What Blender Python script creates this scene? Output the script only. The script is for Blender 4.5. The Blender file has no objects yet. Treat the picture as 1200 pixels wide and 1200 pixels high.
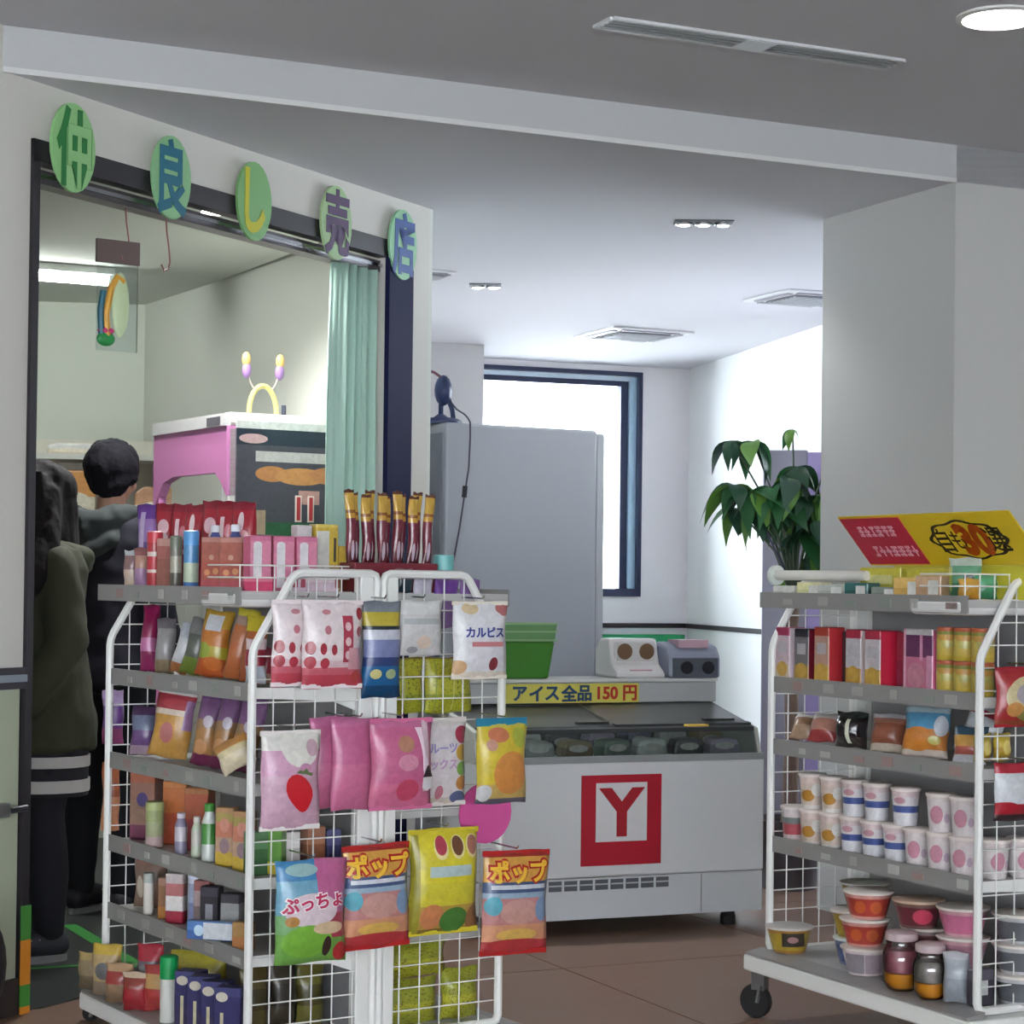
import bpy, bmesh, math, random
from mathutils import Vector, Matrix, noise

# ---------------------------------------------------------------- camera, world, light, exposure
scene = bpy.context.scene
coll = scene.collection
PITCH, ROLL, EYE = math.radians(.9), math.radians(.69), 1.219
cam_data = bpy.data.cameras.new('camera')
cam_data.sensor_width = 36.0
cam_data.lens = 72.0                      # 2400 px focal length on a 1200 px frame
cam_data.shift_y = (82 - 2400 * math.tan(PITCH)) / 1200
cam_data.clip_end = 200
camera = bpy.data.objects.new('camera', cam_data)
coll.objects.link(camera)
fw = Vector((0, math.cos(PITCH), math.sin(PITCH)))
up0 = Vector((0, -math.sin(PITCH), math.cos(PITCH)))
rt0 = Vector((1, 0, 0))
rt = rt0 * math.cos(ROLL) + up0 * math.sin(ROLL)
up = up0 * math.cos(ROLL) - rt0 * math.sin(ROLL)
camera.matrix_world = Matrix(((rt.x, up.x, -fw.x, 0), (rt.y, up.y, -fw.y, 0), (rt.z, up.z, -fw.z, EYE), (0, 0, 0, 1)))
scene.camera = camera

world = bpy.data.worlds.new('daylight')
scene.world = world
world.use_nodes = True
bg = world.node_tree.nodes['Background']
bg.inputs[0].default_value = (.88, .94, 1.0, 1)     # bright overcast sky
bg.inputs[1].default_value = 6.0

vs = scene.view_settings
vs.view_transform = 'Standard'
vs.look = 'None'
vs.exposure = 1.85
vs.gamma = 1.0
vs.use_curve_mapping = False

# ---------------------------------------------------------------- colours and materials
def lin(v):
    v /= 255.0
    return v / 12.92 if v <= .04045 else ((v + .055) / 1.055) ** 2.4
def C(r, g, b):
    return (lin(r), lin(g), lin(b), 1)

MATS = {}
def mat(rgb, rough=.5, metal=0.0, grain=.06, scale=40, bump=0.0, coat=0.0, emit=0.0, spec=.5):
    key = ('m', rgb, rough, metal, grain, scale, bump, coat, emit, spec)
    if key in MATS:
        return MATS[key]
    m = bpy.data.materials.new('surface')
    m.use_nodes = True
    nt = m.node_tree
    b = nt.nodes['Principled BSDF']
    col = C(*rgb)
    b.inputs['Roughness'].default_value = rough
    b.inputs['Metallic'].default_value = metal
    b.inputs['Specular IOR Level'].default_value = spec
    b.inputs['Coat Weight'].default_value = coat
    if emit:
        b.inputs['Emission Color'].default_value = col
        b.inputs['Emission Strength'].default_value = emit
    tc = nt.nodes.new('ShaderNodeTexCoord')
    nz = nt.nodes.new('ShaderNodeTexNoise')
    nz.inputs['Scale'].default_value = scale
    nz.inputs['Detail'].default_value = 3
    nt.links.new(tc.outputs['Object'], nz.inputs['Vector'])
    mr = nt.nodes.new('ShaderNodeMapRange')
    mr.inputs['To Min'].default_value = 1 - grain
    mr.inputs['To Max'].default_value = 1 + grain
    nt.links.new(nz.outputs['Fac'], mr.inputs['Value'])
    hs = nt.nodes.new('ShaderNodeHueSaturation')
    hs.inputs['Color'].default_value = col
    nt.links.new(mr.outputs[0], hs.inputs['Value'])
    nt.links.new(hs.outputs[0], b.inputs['Base Color'])
    if bump:
        bp = nt.nodes.new('ShaderNodeBump')
        bp.inputs['Strength'].default_value = bump
        bp.inputs['Distance'].default_value = .004
        nt.links.new(nz.outputs['Fac'], bp.inputs['Height'])
        nt.links.new(bp.outputs[0], b.inputs['Normal'])
    MATS[key] = m
    return m

def ink(c, k=.88):
    g = .30 * c[0] + .59 * c[1] + .11 * c[2]
    return C(*[(g + (v - g) * k) * .96 for v in c])
def pr(bands, marks=(), rough=.32, speck=None, coat=.3, metal=0.0):
    """printed packaging: colour bands up the height, then ellipses ('e') and
    rectangles ('r') of flat print, all in the pack's own 0-1 width/height frame"""
    bands = tuple(bands) if isinstance(bands[0], (tuple, list)) and isinstance(bands[0][1], (tuple, list)) else ((0, tuple(bands)),)
    key = ('p', bands, tuple(marks), rough, speck, coat, metal)
    if key in MATS:
        return MATS[key]
    m = bpy.data.materials.new('printed_film')
    m.use_nodes = True
    nt = m.node_tree
    N, Lk = nt.nodes.new, nt.links.new
    b = nt.nodes['Principled BSDF']
    b.inputs['Roughness'].default_value = rough
    b.inputs['Coat Weight'].default_value = coat
    b.inputs['Coat Roughness'].default_value = .25
    b.inputs['Metallic'].default_value = metal
    tc = N('ShaderNodeTexCoord')
    sp = N('ShaderNodeSeparateXYZ')
    Lk(tc.outputs['Generated'], sp.inputs[0])
    cr = N('ShaderNodeValToRGB')
    cr.color_ramp.interpolation = 'CONSTANT'
    el = cr.color_ramp.elements
    while len(el) < len(bands):
        el.new(.5)
    while len(el) > max(1, len(bands)):
        el.remove(el[-1])
    for e, (p, c) in zip(el, bands):
        e.position = p
        e.color = ink(c)
    Lk(sp.outputs[2], cr.inputs[0])
    cur = cr.outputs[0]
    def M(op, a, bb=None):
        n = N('ShaderNodeMath')
        n.operation = op
        for i, x in enumerate((a, bb)):
            if x is None:
                continue
            if isinstance(x, (int, float)):
                n.inputs[i].default_value = x
            else:
                Lk(x, n.inputs[i])
        return n.outputs[0]
    def mix(fac, col):
        nonlocal cur
        n = N('ShaderNodeMix')
        n.data_type = 'RGBA'
        Lk(fac, n.inputs['Factor'])
        Lk(cur, n.inputs['A'])
        n.inputs['B'].default_value = ink(col)
        cur = n.outputs['Result']
    if speck:
        sc, thr, col = speck
        vz = N('ShaderNodeTexNoise')
        vz.inputs['Scale'].default_value = sc
        vz.inputs['Detail'].default_value = 2
        Lk(tc.outputs['Generated'], vz.inputs['Vector'])
        mix(M('GREATER_THAN', vz.outputs['Fac'], thr), col)
    for kind, cx, cz, rx, rz, col in marks:
        dx = M('DIVIDE', M('SUBTRACT', sp.outputs[0], cx), rx)
        dz = M('DIVIDE', M('SUBTRACT', sp.outputs[2], cz), rz)
        if kind == 'e':
            d = M('ADD', M('MULTIPLY', dx, dx), M('MULTIPLY', dz, dz))
        else:
            d = M('MAXIMUM', M('ABSOLUTE', dx), M('ABSOLUTE', dz))
        mix(M('LESS_THAN', d, 1.0), col)
    # uneven ink and crinkled film
    cz_ = N('ShaderNodeTexNoise')
    cz_.inputs['Scale'].default_value = 46
    cz_.inputs['Detail'].default_value = 4
    cz_.inputs['Distortion'].default_value = .8
    Lk(tc.outputs['Object'], cz_.inputs['Vector'])
    vr = N('ShaderNodeMapRange')
    vr.inputs['From Min'].default_value = .3
    vr.inputs['From Max'].default_value = .7
    vr.inputs['To Min'].default_value = .86
    vr.inputs['To Max'].default_value = 1.10
    Lk(cz_.outputs['Fac'], vr.inputs['Value'])
    hv = N('ShaderNodeHueSaturation')
    Lk(cur, hv.inputs['Color'])
    Lk(vr.outputs[0], hv.inputs['Value'])
    Lk(hv.outputs[0], b.inputs['Base Color'])
    bp = N('ShaderNodeBump')
    bp.inputs['Strength'].default_value = .35
    bp.inputs['Distance'].default_value = .004
    Lk(cz_.outputs['Fac'], bp.inputs['Height'])
    Lk(bp.outputs[0], b.inputs['Normal'])
    MATS[key] = m
    return m

def clear(tint=(235, 240, 240), gloss=.12, rough=.05):
    k = ('c', tint, gloss, rough)
    if k in MATS:
        return MATS[k]
    m = bpy.data.materials.new('clear_pane')
    m.use_nodes = True
    nt = m.node_tree
    nt.nodes.remove(nt.nodes['Principled BSDF'])
    t = nt.nodes.new('ShaderNodeBsdfTransparent')
    t.inputs[0].default_value = C(*tint)
    g = nt.nodes.new('ShaderNodeBsdfGlossy')
    g.inputs['Roughness'].default_value = rough
    lw = nt.nodes.new('ShaderNodeFresnel')
    lw.inputs[0].default_value = 1.45
    ml = nt.nodes.new('ShaderNodeMath')
    ml.operation = 'MULTIPLY_ADD'
    ml.inputs[1].default_value = 1.0
    ml.inputs[2].default_value = gloss * .3
    mx = nt.nodes.new('ShaderNodeMixShader')
    nt.links.new(lw.outputs[0], ml.inputs[0])
    nt.links.new(ml.outputs[0], mx.inputs[0])
    nt.links.new(t.outputs[0], mx.inputs[1])
    nt.links.new(g.outputs[0], mx.inputs[2])
    nt.links.new(mx.outputs[0], nt.nodes['Material Output'].inputs[0])
    MATS[k] = m
    return m

WHITE = mat((226, 226, 222), .38, grain=.02)            # painted white metal of the racks
WALL = mat((192, 191, 188), .9, grain=.012, scale=60, bump=.05)
CEIL = mat((208, 207, 211), .95, grain=.012, scale=60)
BLACKM = mat((34, 30, 36), .45, grain=.05)
CHROME = mat((190, 192, 195), .22, 1.0, grain=.02)
STEEL = mat((150, 152, 155), .35, .9, grain=.03)
RUBBER = mat((28, 28, 30), .7, grain=.05)

# ---------------------------------------------------------------- mesh helpers
class MB:
    def __init__(s):
        s.v, s.f, s.m = [], [], []
    def add(s, vs_, fs, mi=0):
        n = len(s.v)
        s.v += [tuple(p) for p in vs_]
        s.f += [tuple(i + n for i in f) for f in fs]
        s.m += [mi] * len(fs)
        return s
    def box(s, x0, x1, y0, y1, z0, z1, mi=0):
        return s.add([(x0, y0, z0), (x1, y0, z0), (x1, y1, z0), (x0, y1, z0), (x0, y0, z1), (x1, y0, z1), (x1, y1, z1), (x0, y1, z1)],
                     [(0, 3, 2, 1), (4, 5, 6, 7), (0, 1, 5, 4), (1, 2, 6, 5), (2, 3, 7, 6), (3, 0, 4, 7)], mi)
    def prism(s, poly, z0, z1, mi=0):
        n = len(poly)
        return s.add([(x, y, z0) for x, y in poly] + [(x, y, z1) for x, y in poly],
                     [tuple(range(n))[::-1], tuple(range(n, 2 * n))] + [(i, (i + 1) % n, n + (i + 1) % n, n + i) for i in range(n)], mi)
    def xz(s, poly, y0, y1, mi=0):
        n = len(poly)
        return s.add([(x, y0, z) for x, z in poly] + [(x, y1, z) for x, z in poly],
                     [tuple(range(n)), tuple(range(n, 2 * n))[::-1]] + [(i, n + i, n + (i + 1) % n, (i + 1) % n) for i in range(n)], mi)
    def yz(s, poly, x0, x1, mi=0):
        n = len(poly)
        return s.add([(x0, y, z) for y, z in poly] + [(x1, y, z) for y, z in poly],
                     [tuple(range(n)), tuple(range(n, 2 * n))[::-1]] + [(i, n + i, n + (i + 1) % n, (i + 1) % n) for i in range(n)], mi)
    def tube(s, pts, r, n=8, closed=False, mi=0, flat=1.0):
        pts = [Vector(p) for p in pts]
        rs = r if isinstance(r, (list, tuple)) else [r] * len(pts)
        N = len(pts)
        rings, ref = [], None
        for i, p in enumerate(pts):
            if closed:
                t = (pts[(i + 1) % N] - pts[i - 1])
            else:
                t = pts[min(i + 1, N - 1)] - pts[max(i - 1, 0)]
            t.normalize()
            if ref is None:
                ref = Vector((0, 0, 1)) if abs(t.z) < .9 else Vector((1, 0, 0))
            a = t.cross(ref)
            if a.length < 1e-6:
                a = t.cross(Vector((0, 1, 0)))
            a.normalize()
            b = a.cross(t).normalized()
            ref = b
            rings.append([p + a * math.cos(2 * math.pi * k / n) * rs[i] + b * math.sin(2 * math.pi * k / n) * rs[i] * flat for k in range(n)])
        vs_ = [q for R in rings for q in R]
        fs = []
        for i in range(N if closed else N - 1):
            for k in range(n):
                a0, a1 = i * n + k, i * n + (k + 1) % n
                j = ((i + 1) % N) * n
                fs.append((a0, a1, j + (k + 1) % n, j + k))
        if not closed:
            fs.append(tuple(range(n))[::-1])
            fs.append(tuple((N - 1) * n + k for k in range(n)))
        return s.add(vs_, fs, mi)
    def lathe(s, prof, n=16, c=(0, 0, 0), mi=0, sx=1.0, sy=1.0):
        vs_, fs = [], []
        for r, z in prof:
            for k in range(n):
                a = 2 * math.pi * k / n
                vs_.append((c[0] + r * math.cos(a) * sx, c[1] + r * math.sin(a) * sy, c[2] + z))
        for i in range(len(prof) - 1):
            for k in range(n):
                fs.append((i * n + k, i * n + (k + 1) % n, (i + 1) * n + (k + 1) % n, (i + 1) * n + k))
        fs.append(tuple(range(n))[::-1])
        fs.append(tuple((len(prof) - 1) * n + k for k in range(n)))
        return s.add(vs_, fs, mi)
    def ball(s, c, rx, ry, rz, n=14, m=8, mi=0):
        prof = [(max(.02, math.sin(math.pi * i / m)), -math.cos(math.pi * i / m)) for i in range(m + 1)]
        vs_, fs = [], []
        for r, z in prof:
            for k in range(n):
                a = 2 * math.pi * k / n
                vs_.append((c[0] + rx * r * math.cos(a), c[1] + ry * r * math.sin(a), c[2] + rz * z))
        for i in range(m):
            for k in range(n):
                fs.append((i * n + k, i * n + (k + 1) % n, (i + 1) * n + (k + 1) % n, (i + 1) * n + k))
        fs.append(tuple(range(n))[::-1])
        fs.append(tuple(m * n + k for k in range(n)))
        return s.add(vs_, fs, mi)
    def mesh(s, name='mesh', smooth=False, mats=()):
        me = bpy.data.meshes.new(name)
        me.from_pydata(s.v, [], s.f)
        for m in mats:
            me.materials.append(m)
        for p, i in zip(me.polygons, s.m):
            p.material_index = i
            p.use_smooth = smooth
        bm = bmesh.new()
        bm.from_mesh(me)
        bmesh.ops.recalc_face_normals(bm, faces=bm.faces)
        bm.to_mesh(me)
        bm.free()
        return me
    def build(s, name, m, parent=None, smooth=False, bevel=0.0, loc=None, rz=0.0):
        me = s.mesh(name, smooth, m if isinstance(m, (list, tuple)) else [m])
        o = ob(name, me, parent, loc, rz)
        if smooth:
            autosmooth(me)
        if bevel:
            bv = o.modifiers.new('edge', 'BEVEL')
            bv.width = bevel
            bv.segments = 2
            bv.limit_method = 'ANGLE'
        return o

def autosmooth(me, ang=.7):
    bm = bmesh.new()
    bm.from_mesh(me)
    for e in bm.edges:
        if len(e.link_faces) == 2 and e.calc_face_angle(0) > ang:
            e.smooth = False
    bm.to_mesh(me)
    bm.free()

def ob(name, me, parent=None, loc=None, rz=0.0):
    o = bpy.data.objects.new(name, me)
    coll.objects.link(o)
    if parent:
        o.parent = parent
    if loc is not None:
        o.location = loc
    if rz:
        o.rotation_euler = (0, 0, rz)
    return o

def tag(o, label, cat, group=None, kind=None):
    if label:
        o['label'] = label
    if cat:
        o['category'] = cat
    if group:
        o['group'] = group
    if kind:
        o['kind'] = kind
    return o

def thing(name, label, cat, loc=(0, 0, 0), rz=0.0, group=None):
    return tag(ob(name, None, None, loc, rz), label, cat, group)

def struct(name, mb, m, parent=None, **kw):
    o = mb.build(name, m, parent, **kw)
    if not parent:
        o['kind'] = 'structure'
    return o

def place_copy(src, loc, rz, label=None, group=None):
    c = src.copy()
    coll.objects.link(c)
    c.location = loc
    c.rotation_euler = (0, 0, rz)
    if label:
        c['label'] = label
    if group:
        c['group'] = group
    for ch in src.children:
        d = ch.copy()
        coll.objects.link(d)
        d.parent = c
        for g in ch.children:
            e = g.copy()
            coll.objects.link(e)
            e.parent = d
    return c

TEXTS = {}
def text_mesh(s, size, bold=.02, depth=.0006, sx=1.0):
    """lettering as a mesh in the xz plane, centred, facing -y"""
    k = (s, size, bold, depth, sx)
    if k not in TEXTS:
        cu = bpy.data.curves.new('lettering', 'FONT')
        cu.body = s
        cu.size = size
        cu.align_x = 'CENTER'
        cu.align_y = 'CENTER'
        cu.offset = bold * size
        cu.extrude = depth
        cu.resolution_u = 3
        o = bpy.data.objects.new('lettering', cu)
        coll.objects.link(o)
        bpy.context.view_layer.update()
        me = bpy.data.meshes.new_from_object(o.evaluated_get(bpy.context.evaluated_depsgraph_get()))
        bpy.data.objects.remove(o)
        bpy.data.curves.remove(cu)
        if me.vertices:
            xs = [v.co.x for v in me.vertices]
            ys = [v.co.y for v in me.vertices]
            cx, cy = (min(xs) + max(xs)) / 2, (min(ys) + max(ys)) / 2
            for v in me.vertices:
                v.co = Vector(((v.co.x - cx) * sx, -v.co.z, v.co.y - cy))
        TEXTS[k] = me
    return TEXTS[k]

def letter(parent, s, size, m, x=0, y=0, z=0, bold=.02, depth=.0006, sx=1.0, surf=None, rot=0.0, name='lettering'):
    me = text_mesh(s, size, bold, depth, sx).copy()
    me.materials.clear()
    me.materials.append(m)
    c, sn = math.cos(rot), math.sin(rot)
    for v in me.vertices:
        px, pz = v.co.x * c - v.co.z * sn + x, v.co.x * sn + v.co.z * c + z
        v.co = Vector((px, (surf(px, pz) if surf else y) + v.co.y - .0015, pz))
    return ob(name, me, parent)

def decal(parent, pts, m, surf, name, off=.002):
    """a flat printed shape that follows the pack's surface (fan of triangles)"""
    n = len(pts)
    cx, cz = sum(p[0] for p in pts) / n, sum(p[1] for p in pts) / n
    v, f = [(cx, surf(cx, cz) - off, cz)], []
    for t in (.5, 1.0):
        for x, z in pts:
            a, b = cx + (x - cx) * t, cz + (z - cz) * t
            v.append((a, surf(a, b) - off, b))
    for i in range(n):
        j = (i + 1) % n
        f += [(0, 1 + i, 1 + j), (1 + i, 1 + n + i, 1 + n + j, 1 + j)]
    me = bpy.data.meshes.new(name)
    me.from_pydata(v, [], f)
    me.materials.append(m)
    return ob(name, me, parent)

# ---------------------------------------------------------------- the building
def vec(a):
    return Vector((math.cos(math.radians(a)), math.sin(math.radians(a))))
U, V = vec(24.5), vec(114.5)                       # axes of the hall: along the beam, and into the alcove
A = Vector((-1.419, 5.621))                        # beam meets the shop wall
P = Vector((1.507, 7.005))                         # beam meets the white pier
Q = Vector((1.167, 7.755))                         # rear edge of the pier
WA = math.atan2(2.019, 1.10)                       # the shop wall stands diagonally
WX, WY = Vector((math.cos(WA), math.sin(WA))), Vector((-math.sin(WA), math.cos(WA)))
ZC, ZH, ZK = 2.61, 2.737, 2.5                      # alcove, hall and shop ceilings
def wl(x, y=0.0, z=0.0):
    p = A + WX * x + WY * y
    return (p.x, p.y, z)

# floor of large tan tiles, joints recessed
floor = struct('floor', MB().box(-7, 6, -5, 15, -.10, -.012), mat((62, 50, 44), .8, grain=.1))
tile_m = mat((130, 102, 86), .42, grain=.07, scale=9, bump=.03)
TS = .9
tb = MB().box(0, TS - .006, 0, TS - .006, -.011, 0)
tile_me = tb.mesh('tile', mats=[tile_m])
node = Vector((.178, 6.49))
for i in range(-5, 6):
    for j in range(-3, 7):
        c = node + vec(25) * (i * TS) + vec(115) * (j * TS)
        mid = c + (vec(25) + vec(115)) * TS * .5
        if (mid - A).dot(WY) > -.35 and mid.y < 9.2 and mid.x < .3:
            continue
        if -6 < mid.x < 5 and -1 < mid.y < 14:
            t = ob('tile', tile_me, floor, (c.x + .003, c.y + .003, 0), math.radians(25))
# fill at the shop threshold: the tiles there are cut along the sill
cut = MB()
cut.prism([wl(-5, -1.35)[:2], wl(2.25, -1.35)[:2], wl(2.25, 0)[:2], wl(-5, 0)[:2]], -.0115, -.004)
struct('tile', cut, tile_m, floor)
# dark vinyl floor inside the shop
kf = MB()
kf.prism([wl(-4, .0)[:2], wl(2.0, .0)[:2], (-.6, 7.65), (-1.78, 9.64), (-5, 9.2)], -.012, .003)
shop_floor = struct('floor', kf, mat((58, 62, 60), .35, grain=.12, scale=14))
green_m = mat((60, 142, 62), .5, grain=.05)
def floor_tape(a, b, w, label):
    a, b = Vector(a), Vector(b)
    d = (b - a).normalized()
    n = Vector((-d.y, d.x)) * w / 2
    tag(MB().prism([(a - n)[:], (b - n)[:], (b + n)[:], (a + n)[:]], .0032, .0045).build('floor_tape', green_m), label, 'tape')
floor_tape((-1.53, 7.17), (-1.15, 6.42), .05, 'wide green tape on the dark shop floor running back past the shoes')
floor_tape((-1.62, 6.32), (-1.18, 6.48), .022, 'thin green tape line crossing the dark shop floor in front of the shoes')

# ceilings; the alcove slab is lower and its front edge is the beam
struct('ceiling', MB().box(-7, 6, -5, 15, ZH, ZH + .1), CEIL)
struct('ceiling_alcove', MB().prism([A[:], P[:], (P + U * 4)[:], (5.6, 14.6), (-6, 14.6), (-6, 9), (A - WX * .05 + WY * .3)[:]], ZC, ZH - .001), CEIL)
struct('ceiling_shop', MB().prism([wl(-3.5, .1)[:2], wl(1.98, .1)[:2], (-1.70, 9.62), (-4.6, 9.2)], ZK, ZK + .09), mat((206, 210, 202), .95, grain=.01))
# fascia added over the beam front, coloured darker to offset its frontal light
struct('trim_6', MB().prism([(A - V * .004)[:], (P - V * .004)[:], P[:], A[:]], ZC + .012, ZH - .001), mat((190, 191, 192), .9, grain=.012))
# beam edge strip (a slightly proud white corner bead)
struct('trim_1', MB().prism([(A - V * .006)[:], (P - V * .006)[:], P[:], A[:]], ZC - .004, ZC + .012), mat((214, 214, 212), .6, grain=.01))

# shop wall with the wide opening
w = MB()
def wbox(x0, x1, z0, z1, y0=0.0, y1=.1):
    w.add([wl(x0, y0, z0), wl(x1, y0, z0), wl(x1, y1, z0), wl(x0, y1, z0), wl(x0, y0, z1), wl(x1, y0, z1), wl(x1, y1, z1), wl(x0, y1, z1)],
          [(0, 3, 2, 1), (4, 5, 6, 7), (0, 1, 5, 4), (1, 2, 6, 5), (2, 3, 7, 6), (3, 0, 4, 7)])
wbox(-6.5, .118, .965, ZH)
wbox(.118, 2.0, 2.447, ZC)
wbox(2.0, 2.292, 0, ZC)
struct('wall_left', w, mat((212, 209, 202), .9, grain=.012, scale=60, bump=.05))
w = MB()
wbox(-6.5, .112, .10, .905, y0=.004)
struct('wall_left_dado', w, mat((176, 184, 160), .6, grain=.02))
w = MB()
wbox(-6.5, .118, .905, .965, y0=-.012)
struct('trim_2', w, mat((46, 42, 52), .4, grain=.04))
w = MB()
wbox(-6.5, .116, .925, .945, y0=-.02, y1=.0)
struct('trim_3', w, mat((150, 160, 172), .3, .4, grain=.02))
w = MB()
wbox(-6.5, .112, 0, .10, y0=-.01)
struct('baseboard_left', w, mat((52, 44, 42), .6))
# shop partition on the alcove side
kw = MB()
kw.prism([(-.459, 7.394), (-.311, 7.654), (-1.50, 9.75), (-1.76, 9.64)], 0, ZC)
struct('wall_shop_side', kw, mat((214, 216, 208), .9, grain=.012))
kb = MB()
kb.prism([(-1.735, 9.598), (-1.70, 9.75), (-5.2, 9.25), (-5.2, 9.1)], 0, ZC)
struct('wall_shop_back', kb, mat((206, 211, 200), .9, grain=.012))
ks = MB()
ks.prism([wl(-3.55, .1)[:2], wl(-3.45, .1)[:2], (-4.6, 9.2), (-4.75, 9.2)], 0, ZC)
struct('wall_shop_far', ks, WALL)
# black frame of the opening
door_1 = thing('door_1', None, None)
door_1['kind'] = 'structure'
w = MB(); wbox(.118, 2.005, 2.385, 2.447, y0=-.012, y1=.04); w.build('head_frame', BLACKM, door_1)
w = MB(); wbox(.118, 2.005, 2.335, 2.375, y0=.03, y1=.09); w.build('curtain_track', mat((96, 92, 96), .3, .6), door_1)
w = MB(); wbox(.118, 2.005, 2.350, 2.362, y0=.02, y1=.034); w.build('chrome_rail', CHROME, door_1)
w = MB(); wbox(.118, .146, .0, 2.447, y0=-.012, y1=.1); w.build('jamb', BLACKM, door_1)
w = MB(); wbox(1.985, 2.150, .0, 2.400, y0=-.020, y1=-.001); w.build('jamb', mat((22, 25, 62), .7, grain=.05, spec=.2), door_1)
for z0, z1, c in ((.205, .30, (70, 146, 60)), (.08, .205, (222, 138, 40)), (.02, .08, (70, 146, 60)), (.0, .02, (222, 138, 40))):
    w = MB(); wbox(.112, .150, z0, z1, y0=-.017, y1=-.012); w.build('marker_tape', mat(c, .5), door_1)

# the white pier and the wall to its right
pw = MB()
pw.prism([P[:], (P + U * 4)[:], (P + U * 4 + V * .82)[:], Q[:]], 0, ZH)
struct('wall_right', pw, WALL)
# alcove right wall, back wall with its window, left glazed side
Cb = Vector((1.135, 13.25))
D1 = Vector((.30, -1.40)).normalized()
NR = Vector((-D1.y, D1.x))                          # outward
r = MB()
for d0, d1, z0, z1 in ((0, 2.8, 0, ZC), (6.2, 7, 0, ZC), (2.8, 6.2, 0, .2), (2.8, 6.2, 2.5, ZC)):
    r.prism([(Cb + D1 * d0)[:], (Cb + D1 * d1)[:], (Cb + D1 * d1 + NR * .15)[:], (Cb + D1 * d0 + NR * .15)[:]], z0, z1)
struct('wall_alcove_right', r, mat((222, 223, 222), .9, grain=.01))
r = MB(); r.prism([(Cb - NR * .012)[:], (Cb + D1 * 7 - NR * .012)[:], (Cb + D1 * 7)[:], Cb[:]], .935, .965)
struct('trim_4', r, mat((44, 34, 42), .4))
D2 = -vec(21)
NB = vec(111)
def bw(x, y=0.0):
    p = Cb + D2 * x + NB * y
    return p[:]
WX0, WX1, WZ0, WZ1 = .335, 1.62, 1.135, 2.572         # window opening, measured from the corner
b = MB()
for x0, x1, z0, z1 in ((-.2, WX0, 0, ZC), (WX1, 3.1, 0, ZC), (WX0, WX1, 0, WZ0), (WX0, WX1, WZ1, ZC)):
    b.prism([bw(x0), bw(x1), bw(x1, .16), bw(x0, .16)], z0, z1)
struct('wall_back', b, mat((234, 231, 232), .9, grain=.012))
b = MB(); b.prism([bw(0, -.012), bw(3.1, -.012), bw(3.1), bw(0)], .935, .965)
struct('trim_5', b, mat((44, 34, 42), .4))
window_1 = thing('window_1', None, None)
window_1['kind'] = 'structure'
fm = mat((44, 50, 78), .35, .3, grain=.03)
def wbar(x0, x1, z0, z1, y0, y1, m, name):
    q = MB(); q.prism([bw(x0, y0), bw(x1, y0), bw(x1, y1), bw(x0, y1)], z0, z1); q.build(name, m, window_1)
for dx, wd, y0, m in ((0, .024, -.015, fm), (.024, .05, .03, mat((170, 200, 220), .3, .3)), (.074, .05, .05, fm)):
    wbar(WX0 + dx, WX0 + dx + wd, WZ0, WZ1, y0, y0 + .06, m, 'window_frame')
for dz, hd, y0, m in ((0, .026, -.015, fm), (.026, .03, .03, mat((200, 214, 224), .3, .3)), (.056, .034, .05, fm)):
    wbar(WX0, WX1, WZ1 - dz - hd, WZ1 - dz, y0, y0 + .06, m, 'window_frame')
wbar(WX0, WX1, WZ0, WZ0 + .05, -.015, .06, fm, 'window_sill')
wbar(WX1 - .06, WX1, WZ0, WZ1, 0, .1, fm, 'window_frame')
wbar(WX0 + .12, WX1 - .05, WZ0 + .04, WZ1 - .08, .07, .076, clear((245, 248, 250), .1), 'pane')
# pilaster in front of the back wall
struct('pillar_1', MB().prism([(-.487, 11.91), (-.178, 12.03), (-.30, 12.55), (-.62, 12.45)], 0, ZC), mat((196, 194, 194), .9, grain=.012))
# glazed left side of the alcove, unseen, added to light the right wall
G0, G1 = Vector((-1.76, 12.2)), Vector((-2.15, 9.75))
gl = MB()
gl.prism([(-1.76, 12.2), (-1.9, 12.25), (-2.3, 9.7), (-2.15, 9.7)], 0, .12)
gl.prism([(-1.76, 12.2), (-1.9, 12.25), (-2.3, 9.7), (-2.15, 9.7)], 2.45, ZC)
struct('wall_alcove_left', gl, WALL)
window_added_2 = thing('window_added_2', None, None)
window_added_2['kind'] = 'structure'
for k in range(4):
    p = G0.lerp(G1, k / 3)
    MB().box(-.03, .03, -.03, .03, .12, 2.45).build('mullion', fm, window_added_2, loc=(p.x - .07, p.y, 0))
gd = (G1 - G0).normalized()
gn = Vector((gd.y, -gd.x))
q = MB(); q.prism([(G0 + gn * -.06)[:], (G1 + gn * -.06)[:], (G1 + gn * -.066)[:], (G0 + gn * -.066)[:]], .12, 2.45)
q.build('pane', clear((245, 248, 250), .1), window_added_2)

# unseen side window added behind the pier to brighten the back wall
window_added_3 = thing('window_added_3', None, None)
window_added_3['kind'] = 'structure'
for d_ in (2.83, 3.95, 5.07, 6.17):
    c_ = Cb + D1 * d_ + NR * .06
    MB().box(-.03, .03, -.03, .03, .2, 2.5).build('mullion', fm, window_added_3, loc=(c_.x, c_.y, 0), rz=math.atan2(D1.y, D1.x))
q = MB(); q.prism([(Cb + D1 * 2.8 + NR * .07)[:], (Cb + D1 * 6.2 + NR * .07)[:], (Cb + D1 * 6.2 + NR * .076)[:], (Cb + D1 * 2.8 + NR * .076)[:]], .2, 2.5)
q.build('pane', clear((245, 248, 250), .1), window_added_3)

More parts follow.
